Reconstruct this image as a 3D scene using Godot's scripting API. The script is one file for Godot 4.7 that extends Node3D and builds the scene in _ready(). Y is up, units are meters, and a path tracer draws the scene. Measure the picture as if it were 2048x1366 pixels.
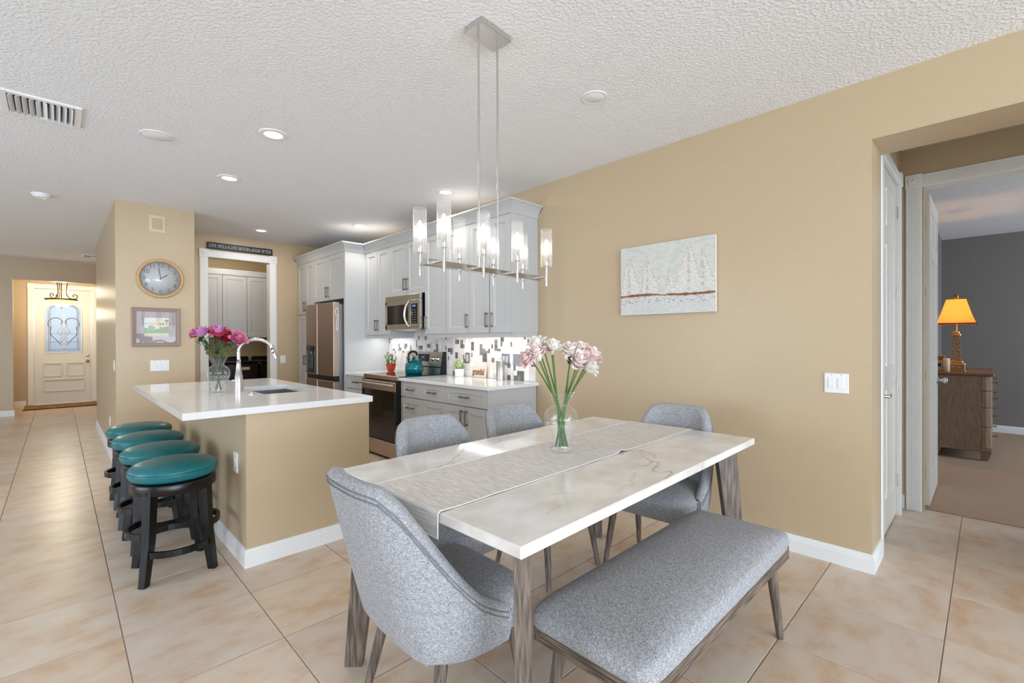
extends Node3D
# A dining corner and kitchen. x runs to the right along the far wall, -z runs down the hall, y is up, metres.

const XR := 3.232      # face of the long tan wall
const CE := 2.749      # ceiling
const EYE := Vector3(0, 1.305, 0)
const YAW := -0.773711
const PITCH := -0.0034354
const ROLL := -0.0032007

var M := {}            # materials
var used := {}         # names taken at top level
var rng := RandomNumberGenerator.new()


# ---------------------------------------------------------------- mesh tools
class Shape:
	var st := SurfaceTool.new()
	var uv_on := false

	func _init(with_uv := false):
		st.begin(Mesh.PRIMITIVE_TRIANGLES)
		uv_on = with_uv

	func tri(a: Vector3, b: Vector3, c: Vector3, s := -1):   # counter-clockwise from outside
		for p in [a, c, b]:
			st.set_smooth_group(s)
			st.add_vertex(p)

	func quad(a: Vector3, b: Vector3, c: Vector3, d: Vector3, s := -1):
		tri(a, b, c, s)
		tri(a, c, d, s)

	func quad_uv(p: Array, uv: Array):
		for i in [0, 2, 1, 0, 3, 2]:
			st.set_smooth_group(-1)
			st.set_uv(uv[i])
			st.add_vertex(p[i])

	func out(p: Array, mid: Vector3, s := -1):   # a convex face, turned away from mid
		var n: Vector3 = (p[1] - p[0]).cross(p[2] - p[0])
		var q: Array = p.duplicate()
		if n.dot(p[0] - mid) < 0:
			q.reverse()
		for i in range(1, q.size() - 1):
			tri(q[0], q[i], q[i + 1], s)

	func box(lo: Vector3, hi: Vector3, b := 0.0, t := Transform3D()):
		var c := (lo + hi) / 2
		var h := (hi - lo) / 2
		b = minf(b, minf(h.x, minf(h.y, h.z)) * 0.9)
		var mid := t * c
		if b <= 0.0:
			for ax in 3:
				for s in [-1, 1]:
					var p := []
					for k in [[-1, -1], [1, -1], [1, 1], [-1, 1]]:
						var v := Vector3()
						v[ax] = s
						v[(ax + 1) % 3] = k[0]
						v[(ax + 2) % 3] = k[1]
						p.append(t * (c + v * h))
					out(p, mid)
			return
		var f := func(sx, sy, sz, ax):
			var v := Vector3(sx, sy, sz)
			var q := v * (h - Vector3(b, b, b))
			q[ax] = v[ax] * h[ax]
			return t * (c + q)
		for ax in 3:
			var u := (ax + 1) % 3
			var w := (ax + 2) % 3
			for s in [-1, 1]:
				var p := []
				for k in [[-1, -1], [1, -1], [1, 1], [-1, 1]]:
					var v := Vector3()
					v[ax] = s
					v[u] = k[0]
					v[w] = k[1]
					p.append(f.call(v.x, v.y, v.z, ax))
				out(p, mid)
			for su in [-1, 1]:
				for sw in [-1, 1]:
					var e0 := Vector3()
					e0[u] = su
					e0[w] = sw
					e0[ax] = -1
					var e1 := e0
					e1[ax] = 1
					out([f.call(e0.x, e0.y, e0.z, u), f.call(e1.x, e1.y, e1.z, u), f.call(e1.x, e1.y, e1.z, w), f.call(e0.x, e0.y, e0.z, w)], mid)
		for sx in [-1, 1]:
			for sy in [-1, 1]:
				for sz in [-1, 1]:
					out([f.call(sx, sy, sz, 0), f.call(sx, sy, sz, 1), f.call(sx, sy, sz, 2)], mid)

	func hull(bottom: Array, top: Array, s := -1):   # two like polygons, joined; convex
		var mid := Vector3()
		for p in bottom + top:
			mid += p
		mid /= bottom.size() * 2
		out(bottom, mid)
		out(top, mid)
		for i in bottom.size():
			var j := (i + 1) % bottom.size()
			out([bottom[i], bottom[j], top[j], top[i]], mid, s)

	func lathe(prof: Array, n := 24, t := Transform3D(), s := 1, lobes := 0, lobe := 0.0):   # (radius, y) from low to high along the outside
		for k in prof.size() - 1:
			for j in n:
				var q := []
				for e in [[k, j], [k, j + 1], [k + 1, j + 1], [k + 1, j]]:
					var a: float = TAU * (e[1] % n) / n
					var r: float = prof[e[0]].x
					if lobes > 0:
						r += lobe * cos(a * lobes)
					q.append(t * Vector3(r * cos(a), prof[e[0]].y, -r * sin(a)))
				if q[0].distance_squared_to(q[1]) < 1e-12:
					tri(q[0], q[2], q[3], s)
				elif q[2].distance_squared_to(q[3]) < 1e-12:
					tri(q[0], q[1], q[2], s)
				else:
					quad(q[0], q[1], q[2], q[3], s)

	func tube(path: Array, rad, n := 10, caps := true, squash := 1.0, s := 1):
		var rings := []
		var u := Vector3()
		for i in path.size():
			var d: Vector3 = (path[mini(i + 1, path.size() - 1)] - path[maxi(i - 1, 0)]).normalized()
			if i == 0:
				u = d.cross(Vector3(0.31, 0.17, 0.93)).normalized() if absf(d.y) < 0.9 else d.cross(Vector3(0, 0, 1)).normalized()
			else:
				u = (u - d * u.dot(d)).normalized()
			var v := d.cross(u)
			var r: float = rad[i] if rad is Array else rad
			var ring := []
			for j in n:
				var a := TAU * j / n
				ring.append(path[i] + u * cos(a) * r + v * sin(a) * r * squash)
			rings.append(ring)
		for i in rings.size() - 1:
			for j in n:
				var k := (j + 1) % n
				quad(rings[i][j], rings[i][k], rings[i + 1][k], rings[i + 1][j], s)
		if caps:
			for j in range(1, n - 1):
				tri(rings[0][0], rings[0][j + 1], rings[0][j])
				tri(rings[-1][0], rings[-1][j], rings[-1][j + 1])

	func prism(poly: Array, d: float, t := Transform3D(), s := -1):   # polygon in xy (any winding), from z 0 to d
		var pts := PackedVector2Array(poly)
		if not Geometry2D.is_polygon_clockwise(pts):
			pts.reverse()
		pts.reverse()   # now counter-clockwise
		var idx := Geometry2D.triangulate_polygon(pts)
		for i in range(0, idx.size(), 3):
			var a := pts[idx[i]]
			var b := pts[idx[i + 1]]
			var c := pts[idx[i + 2]]
			if (b - a).cross(c - a) < 0:
				var h := b
				b = c
				c = h
			tri(t * Vector3(a.x, a.y, d), t * Vector3(b.x, b.y, d), t * Vector3(c.x, c.y, d))
			tri(t * Vector3(a.x, a.y, 0), t * Vector3(c.x, c.y, 0), t * Vector3(b.x, b.y, 0))
		for i in pts.size():
			var p := pts[i]
			var q := pts[(i + 1) % pts.size()]
			quad(t * Vector3(p.x, p.y, 0), t * Vector3(q.x, q.y, 0), t * Vector3(q.x, q.y, d), t * Vector3(p.x, p.y, d), s)

	func surf(f: Callable, nu: int, nv: int, wrap_u := false, wrap_v := false, s := 1):   # f(u, v): u to the right, v up as seen from outside
		var g := []
		for i in nu + 1:
			var col := []
			for j in nv + 1:
				col.append(f.call(float(i % nu if wrap_u else i) / nu, float(j % nv if wrap_v else j) / nv))
			g.append(col)
		for i in nu:
			for j in nv:
				var a: Vector3 = g[i][j]
				var b: Vector3 = g[i + 1][j]
				var c: Vector3 = g[i + 1][j + 1]
				var d: Vector3 = g[i][j + 1]
				if (b - a).cross(c - a).length_squared() > 1e-16:
					tri(a, b, c, s)
				if (c - a).cross(d - a).length_squared() > 1e-16:
					tri(a, c, d, s)

	func panels(w: float, h: float, t: float, wells: Array, steps: Array, ch := 0.002):
		# a slab 0..w, 0..h, 0..t whose front (+z) has wells: steps are [inset, z below the front]
		var xs := [ch, w - ch]
		var ys := [ch, h - ch]
		for r in wells:
			for v in [r.position.x, r.end.x]:
				if not xs.has(v): xs.append(v)
			for v in [r.position.y, r.end.y]:
				if not ys.has(v): ys.append(v)
		xs.sort()
		ys.sort()
		for i in xs.size() - 1:
			for j in ys.size() - 1:
				var m := Vector2((xs[i] + xs[i + 1]) / 2, (ys[j] + ys[j + 1]) / 2)
				if not wells.any(func(r): return r.has_point(m)):
					quad(Vector3(xs[i], ys[j], t), Vector3(xs[i + 1], ys[j], t), Vector3(xs[i + 1], ys[j + 1], t), Vector3(xs[i], ys[j + 1], t))
		for r in wells:
			var last: Rect2 = r
			var lz := t
			for st2 in steps:
				var nx: Rect2 = r.grow(-st2[0])
				var nz: float = t - st2[1]
				frame(last, lz, nx, nz)
				last = nx
				lz = nz
			quad(Vector3(last.position.x, last.position.y, lz), Vector3(last.end.x, last.position.y, lz), Vector3(last.end.x, last.end.y, lz), Vector3(last.position.x, last.end.y, lz))
		var whole := Rect2(0, 0, w, h)
		frame(whole, t - ch, whole.grow(-ch), t)
		frame(whole, 0, whole, t - ch)
		quad(Vector3(0, 0, 0), Vector3(0, h, 0), Vector3(w, h, 0), Vector3(w, 0, 0))

	func frame(a: Rect2, za: float, b: Rect2, zb: float):
		var p := [a.position, Vector2(a.end.x, a.position.y), a.end, Vector2(a.position.x, a.end.y)]
		var q := [b.position, Vector2(b.end.x, b.position.y), b.end, Vector2(b.position.x, b.end.y)]
		for i in 4:
			var j := (i + 1) % 4
			quad(Vector3(p[i].x, p[i].y, za), Vector3(p[j].x, p[j].y, za), Vector3(q[j].x, q[j].y, zb), Vector3(q[i].x, q[i].y, zb))

	func done() -> ArrayMesh:
		st.generate_normals()
		st.index()
		return st.commit()


# ---------------------------------------------------------------- scene tools
func numbered(n: String) -> String:
	used[n] = used.get(n, -1) + 1
	return n if used[n] == 0 else "%s_%03d" % [n, used[n]]


func thing(called: String, label: String, category: String, at := Vector3.ZERO, turn := 0.0, group := "") -> Node3D:
	var o := Node3D.new()
	o.name = numbered(called)
	add_child(o)
	o.position = at
	o.rotation.y = turn
	tag(o, label, category, group)
	return o


func tag(o: Node, label: String, category := "", group := ""):
	o.set_meta("label", label)
	if category: o.set_meta("category", category)
	if group: o.set_meta("group", group)


func part(p: Node, called: String, mesh: Mesh, mat: Material, t := Transform3D()) -> MeshInstance3D:
	var o := MeshInstance3D.new()
	o.mesh = mesh
	o.material_override = mat
	if p == self:
		o.name = numbered(called)
		add_child(o)
	else:
		o.name = called
		p.add_child(o, true)
	o.transform = t
	return o


func single(called: String, mesh: Mesh, mat: Material, label: String, category: String, t := Transform3D(), group := "") -> MeshInstance3D:
	var o := part(self, called, mesh, mat, t)
	tag(o, label, category, group)
	return o


func struct(called: String, mesh: Mesh, mat: Material, t := Transform3D()) -> MeshInstance3D:
	var o := part(self, called, mesh, mat, t)
	o.set_meta("kind", "structure")
	return o


func struct_node(called: String) -> Node3D:
	var o := Node3D.new()
	o.name = numbered(called)
	add_child(o)
	o.set_meta("kind", "structure")
	return o


func copy(o: Node3D, label: String, at: Vector3, turn := 0.0) -> Node3D:
	var c := o.duplicate()
	var n: String = o.get_meta("stem")
	c.name = numbered(n)
	add_child(c)
	c.position = at
	c.rotation.y = turn
	c.set_meta("label", label)
	return c


func at(p: Vector3, turn := 0.0) -> Transform3D:
	return Transform3D(Basis(Vector3.UP, turn), p)


func box(lo: Vector3, hi: Vector3, b := 0.0) -> ArrayMesh:
	var s := Shape.new()
	s.box(lo, hi, b)
	return s.done()


func boxes(list: Array, b := 0.0) -> ArrayMesh:
	var s := Shape.new()
	for e in list:
		s.box(e[0], e[1], b)
	return s.done()


func V(x: float, y: float, z: float) -> Vector3:
	return Vector3(x, y, z)


func lathe(prof: Array, n := 24) -> ArrayMesh:
	var s := Shape.new()
	s.lathe(prof, n)
	return s.done()


func tube(path: Array, r, n := 10, squash := 1.0) -> ArrayMesh:
	var s := Shape.new()
	s.tube(path, r, n, true, squash)
	return s.done()


func smooth_path(pts: Array, per := 6) -> Array:
	var c := []
	for i in pts.size() - 1:
		var p0: Vector3 = pts[maxi(i - 1, 0)]
		var p3: Vector3 = pts[mini(i + 2, pts.size() - 1)]
		for k in per:
			c.append(pts[i].cubic_interpolate(pts[i + 1], p0, p3, float(k) / per))
	c.append(pts[-1])
	return c


func text_mesh(txt: String, height: float, depth: float, font := "Droid Serif", bold := false, italic := false) -> TextMesh:
	var f := SystemFont.new()
	f.font_names = PackedStringArray([font])
	f.font_weight = 700 if bold else 400
	f.font_italic = italic
	var t := TextMesh.new()
	t.text = txt
	t.font = f
	t.font_size = 64
	t.pixel_size = height / 46.0
	t.depth = depth
	t.curve_step = 2.0
	return t


# ---------------------------------------------------------------- materials
func mat(c: Color, rough := 0.5, metal := 0.0) -> StandardMaterial3D:
	var m := StandardMaterial3D.new()
	m.albedo_color = c
	m.roughness = rough
	m.metallic = metal
	return m


func noise_tex(size: int, freq: float, colors: Array, seed_ := 1, octaves := 4, type := FastNoiseLite.TYPE_SIMPLEX_SMOOTH, warp := 0.0) -> NoiseTexture2D:
	var n := FastNoiseLite.new()
	n.noise_type = type
	n.frequency = freq
	n.seed = seed_
	n.fractal_octaves = octaves
	n.fractal_gain = 0.62 if octaves > 8 else 0.5
	if warp > 0:
		n.domain_warp_enabled = true
		n.domain_warp_amplitude = warp
		n.domain_warp_frequency = freq
	var t := NoiseTexture2D.new()
	t.width = size
	t.height = size
	t.seamless = true
	t.noise = n
	if colors.size():
		var g := Gradient.new()
		g.offsets = PackedFloat32Array(colors.map(func(e): return e[0]))
		g.colors = PackedColorArray(colors.map(func(e): return e[1]))
		t.color_ramp = g
	return t


func triplanar(m: StandardMaterial3D, scale_: Vector3, world := false) -> StandardMaterial3D:
	m.uv1_triplanar = true
	m.uv1_world_triplanar = world
	m.uv1_scale = scale_
	return m


func bump(m: StandardMaterial3D, t: Texture2D, amount: float) -> StandardMaterial3D:
	m.heightmap_enabled = true
	m.heightmap_texture = t
	m.heightmap_scale = amount
	return m


func glow(c: Color, e: float) -> StandardMaterial3D:
	var m := mat(c, 0.4)
	m.emission_enabled = true
	m.emission = c
	m.emission_energy_multiplier = e
	return m


func glass(c: Color) -> StandardMaterial3D:
	var m := mat(c, 0.02)
	m.transparency = BaseMaterial3D.TRANSPARENCY_ALPHA
	m.cull_mode = BaseMaterial3D.CULL_DISABLED
	return m


func speckle(size: int, lo: Color, hi: Color, seed_: int, streak := 0.0) -> ImageTexture:
	var im := Image.create(size, size, false, Image.FORMAT_RGB8)
	var r := RandomNumberGenerator.new()
	r.seed = seed_
	for y in size:
		var run := r.randf()
		for x in size:
			run = lerpf(r.randf(), run, streak)
			im.set_pixel(x, y, lo.lerp(hi, run))
	return ImageTexture.create_from_image(im)


func make_materials():
	M.wall = bump(triplanar(mat(Color(0.765, 0.68, 0.555), 0.36), V(2, 2, 2), true), noise_tex(512, 0.06, [], 5, 3), 0.05)
	M.wall_grey = mat(Color(0.50, 0.485, 0.47), 0.6)
	M.ceiling = bump(triplanar(mat(Color(0.93, 0.93, 0.935), 0.9), V(1.25, 1.25, 1.25), true), noise_tex(1024, 0.034, [[0.0, Color(0, 0, 0)], [0.45, Color(0.1, 0.1, 0.1)], [0.62, Color(0.9, 0.9, 0.9)], [1.0, Color(1, 1, 1)]], 3, 3), 0.22)
	M.trim = mat(Color(0.93, 0.93, 0.92), 0.35)
	M.door_white = mat(Color(0.90, 0.89, 0.86), 0.35)
	M.cabinet = mat(Color(0.745, 0.745, 0.74), 0.4)
	M.gap = mat(Color(0.25, 0.24, 0.23), 0.8)
	M.pull = mat(Color(0.62, 0.58, 0.54), 0.28, 1.0)
	M.steel = mat(Color(0.74, 0.72, 0.69), 0.32, 1.0)
	M.steel_warm = mat(Color(0.72, 0.64, 0.58), 0.4, 1.0)
	M.nickel = mat(Color(0.80, 0.79, 0.78), 0.26, 1.0)
	M.chrome = mat(Color(0.85, 0.85, 0.85), 0.12, 1.0)
	M.black_glass = mat(Color(0.025, 0.025, 0.028), 0.06)
	M.black = mat(Color(0.03, 0.03, 0.03), 0.4)
	M.black_wood = mat(Color(0.02, 0.018, 0.018), 0.3)
	M.white_plastic = mat(Color(0.93, 0.93, 0.93), 0.35)
	M.almond = mat(Color(0.84, 0.77, 0.63), 0.4)
	var quartz := noise_tex(512, 0.006, [[0.0, Color(0.90, 0.895, 0.885)], [0.485, Color(0.91, 0.905, 0.9)], [0.5, Color(0.895, 0.885, 0.87)], [0.515, Color(0.915, 0.91, 0.905)], [1.0, Color(0.92, 0.92, 0.918)]], 11, 3, FastNoiseLite.TYPE_SIMPLEX_SMOOTH, 30)
	M.quartz = triplanar(mat(Color(1, 1, 1), 0.1), V(0.7, 0.7, 0.7), true)
	M.quartz.albedo_texture = quartz
	var tile := noise_tex(1024, 0.006, [[0.0, Color(0.79, 0.65, 0.52)], [0.3, Color(0.83, 0.735, 0.635)], [0.5, Color(0.85, 0.775, 0.695)], [0.75, Color(0.86, 0.80, 0.73)], [1.0, Color(0.87, 0.82, 0.76)]], 21, 9)
	var pits := noise_tex(512, 0.05, [], 8, 4)
	M.tiles = []
	for k in 6:
		var m := bump(triplanar(mat([Color(1, 1, 1), Color(0.97, 0.97, 0.98), Color(0.985, 0.97, 0.95), Color(1, 0.985, 0.97), Color(0.96, 0.95, 0.94), Color(1, 1, 1)][k], 0.3), V(0.5, 0.9, 0.8), true), pits, 0.02)
		m.uv1_offset = V(0.17 * k, 0.31 * k, 0.23 * k * k)
		m.albedo_texture = tile
		M.tiles.append(m)
	M.grout = mat(Color(0.60, 0.55, 0.50), 0.9)
	M.fabric = triplanar(mat(Color(1, 1, 1), 0.95), V(2.8, 2.8, 2.8))
	M.fabric.albedo_texture = speckle(256, Color(0.32, 0.32, 0.33), Color(0.89, 0.89, 0.90), 4, 0.15)
	M.fabric.rim_enabled = true
	M.fabric.rim = 0.25
	M.piping = mat(Color(0.50, 0.49, 0.49), 0.9)
	var grain := noise_tex(512, 0.02, [[0.0, Color(0.22, 0.185, 0.16)], [0.42, Color(0.36, 0.31, 0.275)], [0.6, Color(0.46, 0.405, 0.36)], [1.0, Color(0.56, 0.50, 0.45)]], 31, 5)
	M.wood_up = bump(triplanar(mat(Color(1, 1, 1), 0.5), V(9, 0.5, 9)), grain, 0.04)
	M.wood_up.albedo_texture = grain
	M.wood_along = triplanar(mat(Color(1, 1, 1), 0.5), V(0.5, 9, 9))
	M.wood_along.albedo_texture = grain
	M.wood_across = triplanar(mat(Color(1, 1, 1), 0.5), V(9, 9, 0.5))
	M.wood_across.albedo_texture = grain
	M.teal = bump(triplanar(mat(Color(0.05, 0.42, 0.44), 0.33), V(6, 6, 6)), noise_tex(256, 0.12, [], 9, 2), 0.03)
	M.teal_seam = mat(Color(0.03, 0.24, 0.26), 0.5)
	M.runner = bump(triplanar(mat(Color(1, 1, 1), 0.95), V(3, 3, 0.14)), speckle(256, Color(0.2, 0.2, 0.2), Color(1, 1, 1), 7, 0.3), 0.04)
	M.runner.albedo_texture = speckle(256, Color(0.72, 0.69, 0.66), Color(0.95, 0.935, 0.915), 14, 0.3)
	M.runner_edge = mat(Color(0.90, 0.89, 0.87), 0.95)
	M.carpet = bump(triplanar(mat(Color(1, 1, 1), 1.0), V(5, 5, 5), true), speckle(256, Color(0, 0, 0), Color(1, 1, 1), 17, 0.3), 0.3)
	M.carpet.albedo_texture = speckle(256, Color(0.62, 0.51, 0.42), Color(0.82, 0.70, 0.59), 15, 0.3)
	M.glass = glass(Color(1, 1, 1, 0.06))
	M.vase = glass(Color(0.93, 0.97, 0.96, 0.025))
	M.water = glass(Color(0.80, 0.86, 0.86, 0.05))
	M.tube_glass = glass(Color(1, 1, 1, 0.045))
	M.leaf = mat(Color(0.13, 0.27, 0.09), 0.5)
	M.leaf_pale = mat(Color(0.45, 0.56, 0.27), 0.6)
	M.stem = mat(Color(0.27, 0.42, 0.12), 0.5)
	M.stem_brown = mat(Color(0.30, 0.22, 0.12), 0.6)
	M.teal_enamel = mat(Color(0.0, 0.43, 0.47), 0.12)
	M.terracotta = mat(Color(0.72, 0.20, 0.10), 0.5)
	M.bronze = mat(Color(0.30, 0.20, 0.10), 0.4, 0.8)
	M.gold = mat(Color(0.70, 0.52, 0.28), 0.3, 1.0)
	M.wood_light = mat(Color(0.80, 0.64, 0.44), 0.45)
	M.mirror = mat(Color(0.86, 0.87, 0.88), 0.06, 0.75)
	M.dark_print = mat(Color(0.12, 0.12, 0.12), 0.6)
	var dres := noise_tex(512, 0.02, [[0.0, Color(0.50, 0.40, 0.31)], [1.0, Color(0.62, 0.52, 0.42)]], 35, 4)
	M.dresser = triplanar(mat(Color(1, 1, 1), 0.4), V(3, 0.6, 3))
	M.dresser.albedo_texture = dres
	M.laundry = mat(Color(0.70, 0.60, 0.43), 0.5)
	M.washer = mat(Color(0.17, 0.155, 0.145), 0.25, 0.6)


# ---------------------------------------------------------------- camera and light
func set_view():
	var cam := Camera3D.new()
	cam.name = "camera"
	cam.position = EYE
	cam.rotation = V(PITCH, YAW, ROLL)
	cam.fov = 2.0 * rad_to_deg(atan(683.0 / 929.167))
	cam.near = 0.05
	cam.far = 100
	cam.current = true
	add_child(cam)
	var sky := ProceduralSkyMaterial.new()
	sky.sky_top_color = Color(0.62, 0.74, 0.90)
	sky.sky_horizon_color = Color(0.90, 0.93, 0.97)
	sky.ground_horizon_color = Color(0.80, 0.82, 0.80)
	sky.ground_bottom_color = Color(0.55, 0.57, 0.50)
	sky.sky_energy_multiplier = 1.3
	sky.ground_energy_multiplier = 1.0
	var e := Environment.new()
	e.background_mode = Environment.BG_SKY
	e.sky = Sky.new()
	e.sky.sky_material = sky
	e.tonemap_mode = Environment.TONE_MAPPER_LINEAR
	e.tonemap_exposure = 1.13
	e.sdfgi_enabled = true
	e.ssao_enabled = true
	e.ssil_enabled = true
	var w := WorldEnvironment.new()
	w.name = "sky"
	w.environment = e
	add_child(w)
	# daylight through the glass doors behind the camera and the windows on the left
	day("daylight_glass_doors", V(-0.3, 1.22, 6.16), 0.0, Vector2(6.2, 2.25), 30.0)
	day("daylight_off_the_patio", V(-0.3, 0.9, 6.10), 0.0, Vector2(6.2, 1.5), 22.0, 0.75)
	day("daylight_side_window", V(-4.16, 1.45, 2.3), -PI / 2, Vector2(2.4, 1.7), 5.0, 0.25)
	day("daylight_living_window", V(-4.16, 1.25, -3.7), -PI / 2, Vector2(2.9, 2.1), 9.0, 0.25)
	day("daylight_hall_window", V(-4.16, 1.45, -9.0), -PI / 2, Vector2(1.9, 1.7), 3.6, 0.25)
	day("daylight_bedroom_window", V(7.4, 1.5, 3.86), 0.0, Vector2(1.6, 1.3), 11.0)


func day(called: String, p: Vector3, turn: float, size: Vector2, e: float, up := 0.0):
	var l := AreaLight3D.new()
	l.name = called
	l.area_size = size
	l.light_energy = e
	l.light_color = Color(0.855, 0.925, 1.0)
	l.area_range = 30
	l.shadow_enabled = true
	add_child(l)
	l.position = p
	l.rotation = V(up, turn, 0)


func lamp(parent: Node, p: Vector3, c: Color, e: float, size := 0.03):
	var l := OmniLight3D.new()
	l.name = "lamp_light"
	l.light_color = c
	l.light_energy = e
	l.light_size = size
	l.omni_range = 14
	l.omni_attenuation = 2
	l.shadow_enabled = true
	parent.add_child(l, true)
	l.position = p


# ---------------------------------------------------------------- the room
func wall(called: String, list: Array, m: Material):
	struct(called, boxes(list), m)


func base_profile() -> Array:   # (out, up)
	return [Vector2(0, 0), Vector2(0.014, 0), Vector2(0.014, 0.074), Vector2(0.0105, 0.079), Vector2(0.0105, 0.088), Vector2(0.007, 0.092), Vector2(0.006, 0.1), Vector2(0.0, 0.103)]


func run_profile(s: Shape, prof: Array, a: Vector3, b: Vector3, n: Vector3, miter_a := 0.0, miter_b := 0.0):
	# sweep a wall profile from a to b; n points into the room; a miter lengthens (or shortens) with the depth
	var d := (b - a).normalized()
	var pa := []
	var pb := []
	for q in prof:
		pa.append(a + n * q.x + Vector3.UP * q.y - d * q.x * miter_a)
		pb.append(b + n * q.x + Vector3.UP * q.y + d * q.x * miter_b)
	var right := d.cross(Vector3.UP).dot(n) > 0
	for i in prof.size():
		var j := (i + 1) % prof.size()
		if right:
			s.quad(pa[i], pb[i], pb[j], pa[j])
		else:
			s.quad(pa[i], pa[j], pb[j], pb[i])
	for i in range(1, prof.size() - 1):
		if right:
			s.tri(pa[0], pa[i], pa[i + 1])
			s.tri(pb[0], pb[i + 1], pb[i])
		else:
			s.tri(pa[0], pa[i + 1], pa[i])
			s.tri(pb[0], pb[i], pb[i + 1])


func baseboard(called: String, runs: Array):
	var s := Shape.new()
	for r in runs:
		run_profile(s, base_profile(), r[0], r[1], r[2], r[3] if r.size() > 3 else 0.0, r[4] if r.size() > 4 else 0.0)
	struct(called, s.done(), M.trim)


func project(p: Vector3) -> Vector3:   # picture position in pixels, and depth
	var c := Basis.from_euler(V(PITCH, YAW, ROLL)).inverse() * (p - EYE)
	return V(1024 + 929.167 * c.x / -c.z, 683 - 929.167 * c.y / -c.z, -c.z)


func make_floor():
	var f := struct_node("floor")
	part(f, "grout_bed", boxes([[V(-4.4, -0.06, -13.8), V(4.74, -0.0035, 6.4)]]), M.grout)
	var spots := []
	for i in range(-9, 9):
		for j in range(-13, 27):
			var x0 := 0.199 + 0.508 * i
			var z1 := -0.130 - 0.508 * j
			var x1 := minf(x0 + 0.508, 4.735)
			if x0 < -4.4 or x0 > 4.6 or z1 > 6.4:
				continue
			var mid := V((x0 + x1) / 2, 0, z1 - 0.254)
			if mid.x > XR + 0.3 and (mid.z < -0.75 or mid.z > 1.2):
				continue
			var worth := 0.0
			for k in 9:
				var q := project(V(lerpf(x0, x1, (k % 3) * 0.5), 0, z1 - 0.254 * (k / 3)))
				if q.z > 0.3 and q.x > -40 and q.x < 2088 and q.y < 1406:
					worth = maxf(worth, 1.0 / (q.z * q.z))
			if mid.x > 0.45 and mid.x < 1.1 and mid.z < -6.3 or mid.x > 1.0 and mid.z < -7.4 or mid.x < -1.4 and mid.z < -4.0 or mid.x > XR + 0.1 and mid.z < -0.7:
				worth = 0.0
			spots.append([worth, x0, x1, z1])
	spots.sort_custom(func(a, b): return a[0] > b[0])
	var kinds := {}
	var rest := Shape.new()
	var g := 0.0022
	var n := 0
	for q in spots:
		var w: float = q[2] - q[1]
		if q[0] > 0.0 and n < 290:
			var key := "%.3f" % w
			if not kinds.has(key):
				kinds[key] = box(V(g, -0.012, -0.508 + g), V(w - g, 0, -g), 0.0012)
			part(f, "floor_tile", kinds[key], M.tiles[rng.randi() % 6], at(V(q[1], 0, q[3])))
			n += 1
		else:
			rest.box(V(q[1] + g, -0.012, q[3] - 0.508 + g), V(q[2] - g, 0, q[3] - g), 0.0)
	var o := part(f, "floor_tiles_elsewhere", rest.done(), M.tiles[0])
	o.set_meta("kind", "stuff")
	struct("floor_bedroom", box(V(4.74, -0.06, -0.6), V(9.5, 0.006, 4.1)), M.carpet)


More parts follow.
